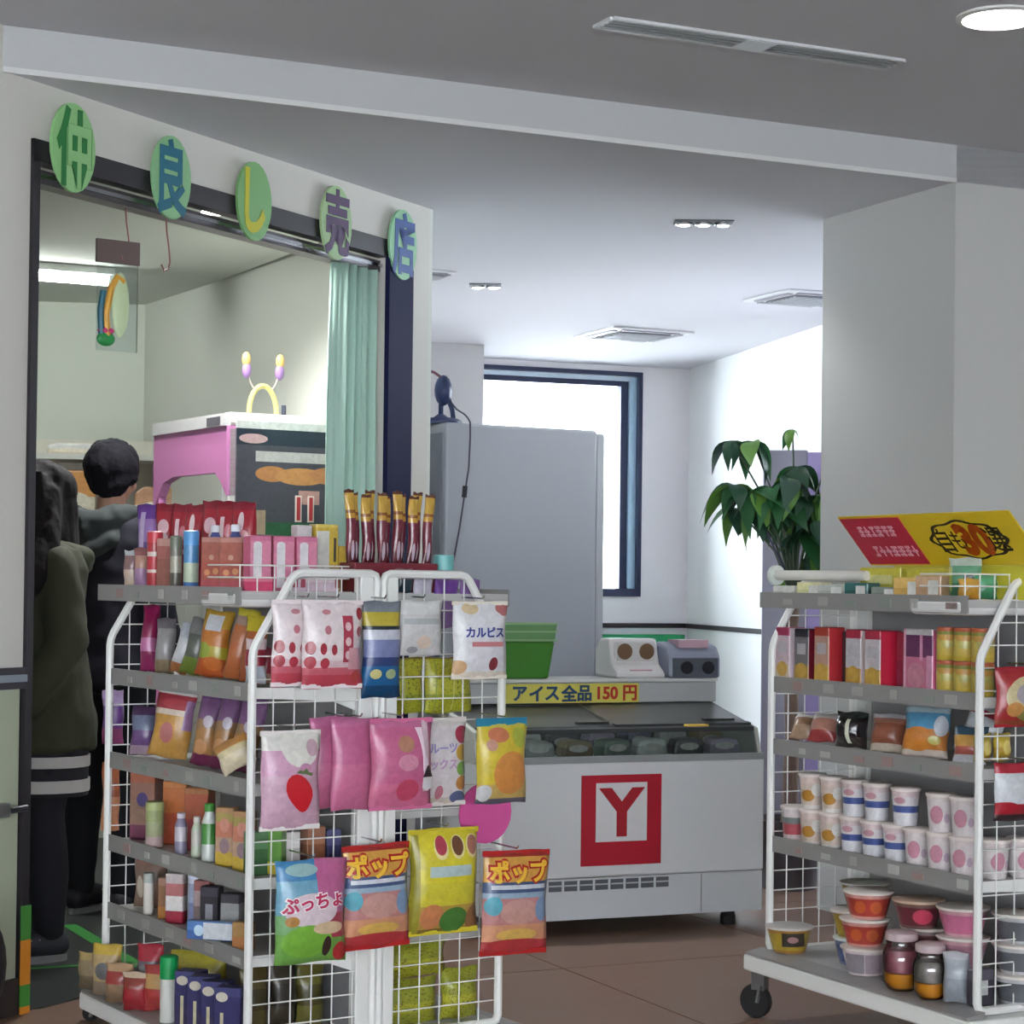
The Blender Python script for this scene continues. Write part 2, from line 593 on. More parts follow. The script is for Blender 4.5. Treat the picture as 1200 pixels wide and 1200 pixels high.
# hall walls outside the photograph: solid left, glazed front behind the viewer
struct('wall_hall_right', MB().box(4.6, 4.75, -5, 8.9, 0, ZH), WALL)
struct('wall_hall_left', MB().box(-5.2, -5.05, -5, 9.2, 0, ZH), WALL)
struct('wall_front', MB().box(-5.2, 4.75, -5, -4.85, 0, .8).box(-5.2, 4.75, -5, -4.85, 1.97, ZH), WALL)

# ---------------------------------------------------------------- ceiling fixtures
GLOW = mat((255, 252, 245), .5, emit=9.0, grain=0)
def lamp(name, parent, loc, watts, spot=2.4, r=.03):
    d = bpy.data.lights.new(name, 'SPOT')
    d.energy = watts
    d.spot_size = spot
    d.spot_blend = .6
    d.shadow_soft_size = r
    o = bpy.data.objects.new(name, d)
    coll.objects.link(o)
    o.parent = parent
    o.location = loc
def rot_poly(c, ang, hx, hy):
    d, n = vec(ang), vec(ang + 90)
    c = Vector(c)
    return [(c - d * hx - n * hy)[:], (c + d * hx - n * hy)[:], (c + d * hx + n * hy)[:], (c - d * hx + n * hy)[:]]

def slot_diffuser(c, ang, L, w, z, label):
    t = thing('slot_diffuser', label, 'air vent', (c[0], c[1], z), math.radians(ang))
    for s in (-1, 1):
        MB().box(-L / 2, L / 2, s * w / 2 - .008, s * w / 2 + .008, -.008, 0).build('frame_edge', mat((214, 216, 216), .4), t)
        MB().box(s * L / 2 - .008, s * L / 2 + .008, -w / 2, w / 2, -.008, 0).build('frame_edge', mat((214, 216, 216), .4), t)
    MB().box(-L / 2, L / 2, -w / 2, w / 2, -.0015, 0).build('slot', mat((78, 84, 84), .6), t)
    for k in (-1, 0, 1):
        MB().box(-L / 2, L / 2, k * w / 4 - .004, k * w / 4 + .002, -.009, -.002).build('blade', mat((150, 154, 154), .4), t)
    MB().box(-.05, .05, -w / 2, w / 2, -.0095, -.002).build('damper', mat((216, 220, 220), .3), t)
slot_diffuser((.66, 5.715), 25.5, .95, .10, ZH, 'long narrow white slot air diffuser in the hall ceiling')
slot_diffuser((-.55, 5.08), 25.5, .75, .10, ZH, 'slot air diffuser at the top edge of the picture, left of the long one')

def downlight(c, z, r, label):
    t = thing('downlight', label, 'ceiling light', (c[0], c[1], z))
    MB().lathe([(r * 1.16, 0), (r * 1.16, -.006), (r, -.010), (r * .98, -.004), (r * .98, 0)], 24).build('trim_ring', mat((225, 225, 222), .3), t, smooth=True)
    MB().lathe([(r * .97, -.004), (r * .9, -.0055)], 24).build('lamp_glass', GLOW, t)
    return t
downlight((1.28, 5.42), ZH, .10, 'round lit downlight in the hall ceiling at the upper right corner')

def multi_spot(c, ang, n, label):
    t = thing('spotlight_fitting', label, 'ceiling light', (c[0], c[1], ZC), math.radians(ang))
    L = .075 * n
    MB().box(-L / 2, L / 2, -.05, .05, -.004, 0).build('housing', mat((96, 98, 104), .5), t)
    for k in range(n):
        x = (k - (n - 1) / 2) * .075
        s = MB().lathe([(.034, -.004), (.034, -.012), (.030, -.014)], 14, (x, 0, 0)).build('reflector', CHROME, t, smooth=True)
        MB().lathe([(.024, -.014), (.022, -.017)], 14, (x, 0, 0)).build('bulb', mat((240, 248, 255), .3, emit=2.2, grain=0), s)
        lamp('lamp', t, (x, 0, -.03), 1.3, 2.2)
multi_spot((.72, 7.84), 0, 3, 'row of three small recessed spotlights in the alcove ceiling')
multi_spot((-.14, 9.58), 0, 2, 'pair of small recessed spotlights in the alcove ceiling above the grey refrigerator')

def cassette(c, ang, s, label):
    t = thing('ceiling_vent', label, 'air vent', (c[0], c[1], ZC), math.radians(ang))
    MB().box(-s, s, -s, s, -.012, 0).build('panel', mat((218, 219, 220), .5), t, bevel=.004)
    MB().box(-s * .62, s * .62, -s * .62, s * .62, -.02, -.012).build('grille', mat((112, 112, 116), .6), t)
    for k in range(-3, 4):
        MB().box(-s * .6, s * .6, k * s * .17 - .006, k * s * .17 + .006, -.026, -.02).build('slat', mat((176, 178, 180), .5), t)
    for a in range(4):
        q = MB().box(-s * .7, s * .7, s * .75, s * .88, -.018, -.012)
        o = q.build('louver', mat((150, 150, 154), .5), t)
        o.rotation_euler = (0, 0, a * math.pi / 2)
cassette((.66, 11.38), 24, .25, 'square ceiling air vent nearest the window')
cassette((1.40, 9.86), 24, .22, 'square ceiling air vent half hidden by the white pier')
cassette((-.42, 9.22), 24, .12, 'small square ceiling vent at the edge of the shop partition')

# shop interior: fluorescent batten on the ceiling
t = thing('fluorescent_light', 'lit white fluorescent batten on the shop ceiling', 'ceiling light', (-2.02, 8.34, ZK), math.radians(26))
MB().box(-.42, .38, -.05, .05, -.03, 0).build('batten', mat((225, 228, 224), .4), t, bevel=.005)
MB().tube([(-.40, 0, -.05), (.36, 0, -.05)], .02, 10).build('tube_lamp', mat((250, 255, 250), .4, emit=15.0, grain=0), t)
for x in (-.41, .37):
    MB().box(x - .01, x + .01, -.02, .02, -.07, -.03).build('lamp_holder', mat((225, 228, 224), .4), t)

for c_, lb in (((-1.215, 7.05), 'lit downlight on the shop ceiling behind the teal sign'), ((-1.035, 7.10), 'lit downlight on the shop ceiling right of the teal sign')):
    t = downlight(c_, ZK, .06, lb)
    lamp('lamp', t, (0, 0, -.03), 14, 2.6)

# ---------------------------------------------------------------- round signs over the opening
def round_sign(x, z, ch, disc, ink, label, sx=.66):
    p = wl(x, -.022, z)
    t = tag(ob('round_sign', None, None, p, WA), label, 'sign', 'round letter signs over the shop opening')
    n = 28
    rim = [(.0935 * math.cos(2 * math.pi * k / n), .128 * math.sin(2 * math.pi * k / n)) for k in range(n)]
    MB().xz(rim, -.004, .006).build('disc', mat(disc, .5, grain=.03), t)
    letter(t, ch, .235, mat(ink, .5, grain=.03), 0, -.004, 0, bold=.03, sx=sx, depth=.0008)
round_sign(.269, 2.447, '仲', (150, 204, 136), (28, 122, 56), 'pale green oval sign with a dark green character, first from the left')
round_sign(.719, 2.442, '良', (140, 192, 140), (12, 104, 128), 'pale green oval sign with a teal character, second from the left')
round_sign(1.149, 2.442, 'し', (122, 174, 110), (196, 190, 30), 'green oval sign with a single yellow hook-shaped letter')
round_sign(1.629, 2.449, '売', (160, 190, 140), (70, 36, 84), 'pale green oval sign with a dark purple character')
round_sign(2.067, 2.439, '店', (140, 190, 150), (34, 72, 140), 'pale green oval sign with a blue character, rightmost over the opening')

# hooks on the curtain track and the toy packet that hangs from one
def s_hook(x, y, z, label, flip=1):
    p = wl(x, y, z)
    pts = [(0, 0, 0), (.006, 0, -.05), (.018, 0, -.10), (.024, 0, -.14), (.016, 0, -.165), (-.004, 0, -.172), (-.018, 0, -.155)]
    tag(MB().tube(pts, .0028, 6).build('wire_hook', mat((150, 96, 96), .4), None, smooth=True, loc=p, rz=WA), label, 'hook')
s_hook(.605, .06, 2.345, 'thin reddish wire hook holding the hanging toy packet')
s_hook(.80, .06, 2.345, 'thin reddish wire hook hanging empty from the track')
p = wl(.585, .07, 1.93)
t = thing('toy_packet', 'clear packet with a brown header and a colourful toy, hanging in the opening', 'toy packet', p, .62)
MB().box(-.07, .07, -.006, .006, .235, .305).build('header_card', mat((104, 88, 86), .7), t)
MB().box(-.066, .066, -.003, .003, -.03, .235).build('clear_bag', clear((244, 248, 248), .1), t)
toy = MB().ball((.01, 0, .11), .03, .011, .10).build('toy_body', mat((196, 214, 170), .4), t, smooth=True)
MB().tube([(-.03, 0, .01), (-.036, 0, .08), (-.02, 0, .16), (.0, 0, .195), (.02, 0, .18)], .011, 8).build('toy_arch', mat((224, 166, 60), .4), t, smooth=True)
MB().tube([(-.05, 0, .02), (-.054, 0, .09), (-.045, 0, .15)], .010, 8).build('toy_tube', mat((40, 110, 130), .4), t, smooth=True)
MB().ball((-.035, 0, .005), .03, .012, .022).build('toy_ball', mat((44, 148, 76), .4), t, smooth=True)
MB().ball((-.035, 0, .03), .028, .011, .012).build('toy_ribbon', mat((196, 60, 110), .4), t, smooth=True)

# pale green curtain gathered at the right end of the opening
cur = MB()
nx, nz = 60, 8
vs_, fs = [], []
for j in range(nz + 1):
    zf = j / nz
    for i in range(nx + 1):
        f = i / nx
        spread = .86 + .14 * math.sin(zf * 2.6 + .3)
        x = 1.990 - (1 - f) * (.29 * spread - .03 * (1 - zf))
        y = .04 + .020 * math.sin(f * 26 + zf * 1.1) + .008 * math.sin(f * 61 + zf * 2)
        vs_.append(wl(x, y, .25 + zf * 2.085))
for j in range(nz):
    for i in range(nx):
        a = j * (nx + 1) + i
        fs.append((a, a + 1, a + nx + 2, a + nx + 1))
cur.add(vs_, fs)
co = cur.build('curtain', mat((172, 204, 190), .85, grain=.03, scale=90), smooth=True)
sd = co.modifiers.new('thickness', 'SOLIDIFY')
sd.thickness = .004
tag(co, 'pale green curtain drawn to the right end of the shop opening', 'curtain')

# ---------------------------------------------------------------- pink and white machine inside the shop
MA = math.radians(31.7)
t = thing('booth_machine', 'white and pink booth machine with a dark poster on its side inside the shop', 'machine', (-1.019, 7.30, 0), MA)
wm = mat((216, 216, 208), .45, grain=.02)
pk = mat((206, 132, 182), .4, grain=.02)
HT, MD, ML = 1.815, .50, .69                     # height, poster side, pink side
MB().box(0, MD, 0, ML, HT - .05, HT).build('roof', wm, t, bevel=.012)
MB().box(0, MD, 0, .05, 0, HT - .05).build('side_panel', wm, t, bevel=.01)
MB().box(0, .03, ML - .05, ML, 0, HT - .05).build('post', pk, t)
MB().box(.01, MD, .05, ML, 0, .85).build('base_cabinet', wm, t)
hp = MB().yz([(.0, HT - .05), (ML, HT - .05), (ML, HT - .34), (ML - .045, HT - .29), (ML - .10, HT - .235), (ML - .2, HT - .215), (.10, HT - .215), (.05, HT - .25), (0, HT - .3)], -.004, .03)
hp.build('pink_header', pk, t)
MB().box(-.012, .01, .0, ML, HT - .05, HT - .005).build('top_rail', mat((206, 206, 204), .4), t)
MB().box(-.014, -.004, .04, .16, HT - .045, HT - .015).build('speaker_slot', mat((90, 88, 94), .5), t)
MB().box(MD - .03, MD, .05, ML, .85, HT - .05).build('back_panel', mat((222, 222, 210), .6), t)
MB().box(.2, .215, .3, .305, .85, HT - .22).build('divider', mat((150, 90, 90), .5), t)
MB().tube([(.06, .10, .86), (.06, .12, 1.3), (.06, .13, 1.58)], [.03, .026, .02], 10).build('light_column', mat((200, 206, 232), .3, emit=.25), t, smooth=True)
MB().lathe([(.10, 0), (.12, .06), (.07, .13), (.02, .16)], 14, (.22, .42, 1.30)).build('green_lamp', mat((120, 160, 136), .5), t, smooth=True)
# poster on the side panel
po = MB().box(.03, MD - .005, -.012, -.002, 1.16, 1.785)
poster = tag(po.build('poster', pr(((0, (66, 122, 80)), (.30, (40, 98, 60)), (.42, (74, 72, 84)), (.86, (34, 44, 62)), (.955, (206, 210, 204))),
    (('r', .52, .80, .36, .03, (190, 186, 182)), ('e', .30, .70, .14, .045, (196, 128, 70)), ('e', .55, .69, .22, .05, (206, 140, 76)), ('e', .8, .70, .18, .05, (200, 132, 78)),
     ('r', .62, .57, .09, .04, (200, 150, 140)), ('e', .14, .90, .12, .028, (196, 160, 160)), ('r', .15, .42, .10, .07, (176, 150, 122)),
     ('r', .16, .26, .16, .09, (126, 116, 112)), ('e', .5, .18, .12, .025, (40, 60, 52)), ('r', .9, .26, .12, .09, (120, 112, 108))), rough=.3), None, loc=(-1.019, 7.30, 0), rz=MA),
    'dark blue and green poster with orange lettering and a red 11 on the machine side', 'poster')
for x_ in (.275, .325):
    letter(poster, '1', .12, mat((226, 214, 204), .5), x_, -.0125, 1.475, bold=.06)
    letter(poster, '1', .12, mat((178, 52, 58), .5), x_, -.0150, 1.475, bold=.012)
# bunny-ear headband standing on the machine
hx, hy = .19, .12
t = thing('headband', 'yellow headband with two orange and purple boppers on top of the machine', 'headband', (-1.019 + hx * math.cos(MA) - hy * math.sin(MA), 7.30 + hx * math.sin(MA) + hy * math.cos(MA), HT), MA)
MB().tube([(.055 * math.cos(a), 0, .012 + .10 * math.sin(a)) for a in [math.pi * k / 12 for k in range(13)]], .010, 8).build('band', mat((188, 180, 110), .5), t, smooth=True)
for s in (-1, 1):
    MB().tube([(s * .03, 0, .09), (s * .05, 0, .12), (s * .062, 0, .15)], .003, 6).build('spring', mat((170, 160, 150), .4), t)
    MB().ball((s * .066, 0, .165), .018, .014, .03).build('purple_bobble', mat((136, 106, 156), .5), t, smooth=True)
    MB().ball((s * .068, 0, .205), .017, .013, .028).build('orange_bobble', mat((206, 164, 96), .5), t, smooth=True)
MB().tube([(.085, 0, 0), (.085, 0, .045)], .009, 8).build('dark_peg', mat((50, 54, 70), .5), t)

# wall shelf and goods behind the two people
t = thing('wall_shelf', 'pale wall shelf behind the man at the back of the shop', 'shelf', (-2.02, 9.15, 0), math.radians(8))
MB().box(-.30, .95, .0, .32, 1.745, 1.77).build('board', mat((206, 206, 200), .5), t)
MB().box(-.30, .95, .29, .31, 1.2, 1.85).build('back_board', mat((216, 212, 200), .6), t)
MB().box(-.30, .95, .0, .32, 1.455, 1.48).build('board', mat((206, 206, 200), .5), t)
def shop_good(x, z, w, h, c, label):
    q = Vector((-2.02, 9.15)) + vec(8) * x + vec(98) * .05
    o = MB().xz([(-w / 2, 0), (w / 2, 0), (w / 2 * .96, h * .8), (w * .3, h), (-w * .3, h), (-w / 2 * .96, h * .8)], 0, .14).build('snack_sack', pr(((0, (226, 214, 190)), (.45, c)), (('e', .5, .35, .4, .2, (236, 226, 206)),)), None, bevel=.01, loc=(q.x, q.y, z), rz=math.radians(8))
    tag(o, label, 'snack')
shop_good(.05, 1.48, .20, .22, (226, 152, 72), 'orange and cream sack on the wall shelf between the two people')
shop_good(.42, 1.48, .20, .15, (220, 160, 112), 'pale orange sack on the wall shelf right of the man')
shop_good(.05, 1.77, .24, .05, (226, 224, 222), 'white box lying on top of the wall shelf')

# ---------------------------------------------------------------- tall grey refrigerator and the clip fan on it
RA = math.radians(30)
t = thing('refrigerator', 'tall plain grey refrigerator standing behind the ice cream freezer', 'refrigerator', (-.262, 7.98, 0), RA)
gm = mat((168, 172, 180), .45, grain=.02)
MB().box(0, .70, 0, .60, .06, 1.84).build('body', gm, t, bevel=.012)
MB().box(.705, .745, .01, .59, .08, 1.83).build('door', mat((178, 182, 188), .4, grain=.02), t, bevel=.012)
MB().box(-.008, 0, .03, .57, .10, 1.80).build('rear_plate', mat((128, 132, 142), .5, grain=.02), t)
for x in (.05, .65):
    for y in (.06, .54):
        MB().lathe([(.02, 0), (.02, .06)], 10, (x, y, 0)).build('foot', RUBBER, t)
fan_p = Vector((-.262, 7.98)) + vec(30) * .05 + vec(120) * .14
t = thing('clip_fan', 'small dark blue desk fan with a round base on the grey refrigerator', 'fan', (fan_p.x, fan_p.y, 1.841), math.radians(10))
bl = mat((44, 56, 96), .4, grain=.03)
MB().lathe([(.085, 0), (.085, .012), (.07, .022), (.03, .028), (.014, .04)], 20).build('base', bl, t, smooth=True)
MB().tube([(0, 0, .03), (0, 0, .09)], .010, 8).build('stem', bl, t)
MB().tube([(.05, 0, .025), (.045, 0, .06), (.03, 0, .10)], .010, 8).build('brace', bl, t, smooth=True)
h = MB().ball((0.008, 0, .135), .036, .05, .062).build('fan_head', bl, t, smooth=True)
MB().tube([(0, -.01, .185), (-.03, -.01, .205), (-.055, -.01, .212)], .006, 6).build('carry_handle', mat((120, 80, 90), .4), t, smooth=True)
cord = [(.03, .0, .10), (.06, -.02, .06), (.085, -.05, .04), (.092, -.10, .022), (.096, -.142, .0), (.095, -.154, -.06), (.09, -.157, -.18), (.075, -.160, -.28), (.055, -.163, -.42), (.03, -.166, -.56), (.015, -.170, -.64)]
MB().tube(cord, .0035, 6).build('power_cord', mat((60, 58, 72), .5), t, smooth=True)
MB().tube([(.077, -.1595, -.25), (.073, -.161, -.295)], .010, 8).build('cord_switch', mat((26, 26, 34), .5), t)

# ---------------------------------------------------------------- ice cream chest freezer
FA = math.radians(22)
FO = Vector((.915, 7.352))
def fl(x, y, z=0.0):
    q = FO + vec(22) * x + vec(112) * y
    return (q.x, q.y, z)
t = thing('ice_cream_freezer', 'white glass-topped ice cream chest freezer with a red square emblem', 'freezer', fl(0, 0), FA)
fw_ = mat((222, 225, 228), .4, grain=.015)
FW = 1.10
MB().box(-FW, 0, 0, .64, .20, .60).build('body', fw_, t, bevel=.008)
MB().box(-FW + .03, -.03, .03, .385, .6003, .6015).build('cabinet_liner', mat((214, 218, 220), .5), t)
lo = MB().box(-FW, 0, .012, .64, .055, .197).build('plinth', mat((212, 216, 220), .45, grain=.015), t)
MB().box(-.245, -.242, .0115, .0125, .06, .195).build('seam', mat((120, 122, 126), .5), lo)
for k in range(9):
    x = -.89 + k * .0585
    g = MB().box(x, x + .048, .009, .0135, .155, .190).build('vent_slot', mat((92, 96, 104), .6), lo)
    MB().box(x, x + .048, .007, .0095, .172, .177).build('slat', mat((190, 194, 198), .5), g)
for x in (-FW + .08, -.10):
    for y in (.08, .56):
        c_ = MB().lathe([(.028, 0), (.028, .03), (.02, .055)], 12, (x, y, 0)).build('foot', RUBBER, t)
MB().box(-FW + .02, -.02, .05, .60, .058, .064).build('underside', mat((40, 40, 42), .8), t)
# glazed sloping top: end cheeks, rims, front glass, sliding panes
dk = mat((58, 62, 64), .35, grain=.04)
cheek = [(0, .60), (.03, .60), (.05, .715), (.36, .77), (.38, .86), (.50, .86), (.62, .68), (.64, .60)]
MB().yz([(.0, .60), (.018, .60), (.05, .705), (.40, .775), (.40, .86), (.56, .86), (.64, .70), (.64, .60)], -.022, 0).build('end_cheek', mat((196, 198, 192), .45), t, bevel=.004)
MB().yz([(.0, .60), (.018, .60), (.05, .705), (.40, .775), (.40, .86), (.56, .86), (.64, .70), (.64, .60)], -FW, -FW + .022).build('end_cheek', mat((196, 198, 192), .45), t, bevel=.004)
MB().box(-FW, 0, -.004, .03, .596, .618).build('lower_rim', mat((150, 154, 156), .4), t)
MB().yz([(.045, .695), (.075, .702), (.075, .716), (.045, .709)], -FW + .02, -.02).build('front_rim', dk, t)
fg = MB().yz([(.014, .615), (.018, .615), (.05, .697), (.046, .697)], -FW + .02, -.02).build('front_glass', clear((232, 238, 236), .1, .2), t)
for x0, x1, dz in ((-FW + .02, -.52, 0), (-.56, -.02, .006)):
    g = MB().yz([(.07, .708 + dz), (.40, .772 + dz), (.40, .776 + dz), (.07, .712 + dz)], x0, x1).build('sliding_pane', clear((214, 220, 218), .08, .35), t)
    MB().yz([(.068, .706 + dz), (.09, .710 + dz), (.09, .720 + dz), (.068, .716 + dz)], x0, x1).build('pane_edge', dk, g)
    MB().box(x1 - .17, x1 - .05, .10, .125, .722 + dz, .730 + dz).build('pane_handle', mat((44, 44, 46), .4), g)
MB().box(-FW + .022, -.022, .385, .60, .605, .775).build('rear_box', mat((104, 110, 110), .6), t)
hb = MB().yz([(.375, .780), (.375, .852), (.385, .858), (.58, .858), (.62, .78)], -FW, .0).build('rear_housing', mat((186, 188, 190), .45, grain=.02), t, bevel=.004)
MB().box(-FW, .0, .362, .58, .856, .868).build('top_plate', mat((226, 226, 224), .4), hb, bevel=.004)
MB().box(-.30, -.22, .012, .05, .715, .722).build('warm_label', mat((230, 196, 90), .5), t)
# emblem: red square with a white field and a red Y
em = MB().box(-.718, -.412, -.004, .002, .24, .553).build('emblem', mat((186, 26, 48), .4, grain=.02), t)
MB().box(-.664, -.468, -.0055, -.004, .322, .526).build('emblem_field', mat((226, 226, 228), .4, grain=.02), em, bevel=.003)
letter(em, 'Y', .225, mat((176, 28, 44), .4), -.566, -.006, .424, bold=.035, sx=1.05)
em['label'] = 'red square emblem with a red Y on a white field'
# packs inside the freezer
rnd = random.Random(4)
ice_cols = [((70, 76, 110), 'blue'), ((150, 150, 150), 'silver'), ((120, 96, 60), 'brown'), ((84, 110, 96), 'green'), ((190, 190, 190), 'white'), ((60, 56, 70), 'black'), ((140, 120, 150), 'lilac')]
ice_words = ['at the left end', 'second from the left', 'third from the left', 'in the middle', 'right of the middle', 'beside the right end', 'at the right end']
for row in range(2):
    for k in range(7):
        x = -.985 + k * .145 + row * .015
        c, cn = ice_cols[(k + 3 * row) % 7]
        hh = .066 if row == 0 else .085
        o = MB().xz([(-.055, 0), (.055, 0), (.06, .02), (.05, hh * .85 + .008 * rnd.random()), (.0, hh), (-.05, hh * .9), (-.06, .02)], -.04, .04).build('ice_cream_pack', pr(((0, c), (.6, tuple(min(255, v + 45) for v in c))), (('e', .5, .55, .3, .2, (206, 200, 196)),)), None, bevel=.01, loc=fl(x, (.115, .27)[row], .6035), rz=FA + rnd.uniform(-.2, .2))
        tag(o, f'{cn} ice cream pack in the {("front", "rear")[row]} row under freezer glass, {ice_words[k]}', 'ice cream')
# yellow price strip on the rear housing
sg = MB().box(-.86, -.325, .3705, .3745, .781, .851).build('price_strip', mat((222, 212, 96), .5, grain=.04), None, loc=fl(0, 0), rz=FA)
tag(sg, 'yellow paper strip with blue and red ice cream price lettering on the freezer', 'sign')
blu, rd = mat((36, 72, 110), .5), mat((196, 52, 34), .5)
for s_, x, m in (('ア', -.80, blu), ('イ', -.737, blu), ('ス', -.674, blu), ('全', -.606, blu), ('品', -.545, blu), ('150', -.452, rd), ('円', -.362, rd)):
    letter(sg, s_, .062, m, x, .370, .816, bold=.035)

# green tub on the freezer's rear housing
p = fl(-.765, .485, .868)
t = thing('plastic_basket', 'green plastic tub with a paler ribbed rim on the freezer', 'tub', p, FA)
gm1, gm2 = mat((66, 132, 44), .45, grain=.03), mat((112, 160, 104), .45, grain=.03)
def frus(mb, w0, d0, w1, d1, z0, z1):
    mb.add([(-w0, -d0, z0), (w0, -d0, z0), (w0, d0, z0), (-w0, d0, z0), (-w1, -d1, z1), (w1, -d1, z1), (w1, d1, z1), (-w1, d1, z1)],
           [(0, 3, 2, 1), (4, 5, 6, 7), (0, 1, 5, 4), (1, 2, 6, 5), (2, 3, 7, 6), (3, 0, 4, 7)])
    return mb
frus(MB(), .095, .075, .112, .09, 0, .135).build('tub_wall', gm1, t, bevel=.008)
frus(MB(), .112, .09, .118, .096, .135, .200).build('rim_band', gm2, t, bevel=.004)
for z in (.137, .168, .196):
    frus(MB(), .119, .097, .119, .097, z, z + .007).build('rim_rib', mat((150, 190, 140), .45), t)

# two dispensers with round openings on the freezer
p = fl(-.315, .47, .868)
t = thing('white_dispenser', 'white sloping dispenser with two round brown openings on the freezer', 'dispenser', p, FA)
wp = mat((232, 230, 230), .35, grain=.02)
MB().yz([(-.10, 0), (.10, 0), (.10, .10), (.06, .145), (-.02, .145), (-.05, .05), (-.10, .02)], -.10, .10).build('casing', wp, t, bevel=.012)
MB().box(-.085, .085, -.047, -.03, .055, .135).build('face_plate', mat((214, 212, 212), .4), t, bevel=.01)
for x in (-.045, .045):
    c_ = MB().lathe([(.030, 0), (.030, .006), (.02, .008)], 18).build('round_opening', mat((122, 92, 66), .5), t, smooth=True, loc=(x, -.046, .098))
    c_.rotation_euler = (math.pi / 2, 0, 0)
MB().box(-.04, .05, -.088, -.078, .025, .032).build('pink_label', mat((214, 160, 176), .5), t)
p = fl(-.088, .47, .868)
t = thing('grey_dispenser', 'grey dispenser with two round black holes and a pink label on the freezer', 'dispenser', p, FA - .1)
MB().yz([(-.11, 0), (.10, 0), (.10, .10), (.03, .135), (-.07, .12), (-.11, .08)], -.105, .105).build('casing', mat((150, 156, 176), .4, grain=.03), t, bevel=.014)
MB().box(-.09, .09, -.116, -.108, .005, .075).build('face_plate', mat((92, 98, 110), .4), t)
MB().box(-.06, .06, -.09, .02, .112, .142).build('pink_label', mat((206, 170, 184), .5), t)
for x in (-.035, .05):
    c_ = MB().lathe([(.024, 0), (.024, .006), (.015, .008)], 16).build('round_hole', mat((20, 22, 34), .5), t, smooth=True, loc=(x, -.115, .04))
    c_.rotation_euler = (math.pi / 2, 0, 0)

# green bench back along the rear wall
t = thing('bench', 'long green bench back against the rear wall under the window', 'bench')
q = MB(); q.prism([bw(.06, -.10), bw(1.25, -.10), bw(1.25, -.03), bw(.06, -.03)], .45, .895); q.build('backrest', mat((46, 160, 104), .5, grain=.03), t)
q = MB(); q.prism([bw(.16, -.55), bw(1.25, -.55), bw(1.25, -.10), bw(.06, -.10)], .38, .45); q.build('seat', mat((46, 160, 104), .5, grain=.03), t)
q = MB(); q.prism([bw(.18, -.50), bw(1.2, -.50), bw(1.2, -.05), bw(.10, -.05)], 0, .38); q.build('bench_base', mat((190, 186, 180), .6), t)

# tall grey and lilac cabinet beside the plant
CA = math.radians(-9)
t = thing('tall_cabinet', 'tall pale grey cabinet with a lilac side panel behind the potted plant', 'cabinet', (1.075, 8.80, 0), CA)
MB().box(0, .19, 0, .5, .03, 1.80).build('body', mat((160, 157, 174), .5, grain=.02), t, bevel=.006)
MB().box(.19, .80, -.02, .5, .03, 1.79).build('lilac_panel', mat((178, 160, 214), .5, grain=.02), t, bevel=.006)
MB().box(.005, .80, .02, .48, 0, .03).build('plinth', mat((90, 86, 96), .6), t)
MB().box(.10, .104, -.006, 0, 1.60, 1.66).build('handle', mat((90, 90, 100), .4), t)
MB().box(.26, .42, -.026, -.018, .80, .98).build('dark_window', mat((44, 44, 62), .3), t)

# low grey seat block behind the right rack

# ---------------------------------------------------------------- wire-ended display racks
RW, RL = .708, .9
class Frame:
    def __init__(s, o, a):
        s.o, s.a = Vector(o), math.radians(a)
    def __call__(s, x, y, z=0.0):
        q = s.o + Vector((math.cos(s.a), math.sin(s.a))) * x + Vector((-math.sin(s.a), math.cos(s.a))) * y
        return (q.x, q.y, z)
KL, KR = Frame((-.617, 4.9), 32.9), Frame((1.144, 4.996), 26.7)
LIP = mat((142, 140, 138), .35, grain=.05)
SHELF = mat((178, 177, 174), .45, grain=.03)
PANEL = mat((146, 145, 146), .55, grain=.03)
def bend(pts, r=.018):
    """round the corners of a closed polyline"""
    out, n = [], len(pts)
    for i in range(n):
        p, a, b = Vector(pts[i]), Vector(pts[i - 1]), Vector(pts[(i + 1) % n])
        u1, u2 = (a - p).normalized(), (b - p).normalized()
        out += [p + u1 * r, p + (u1 + u2) * r * .3, p + u2 * r]
    return out
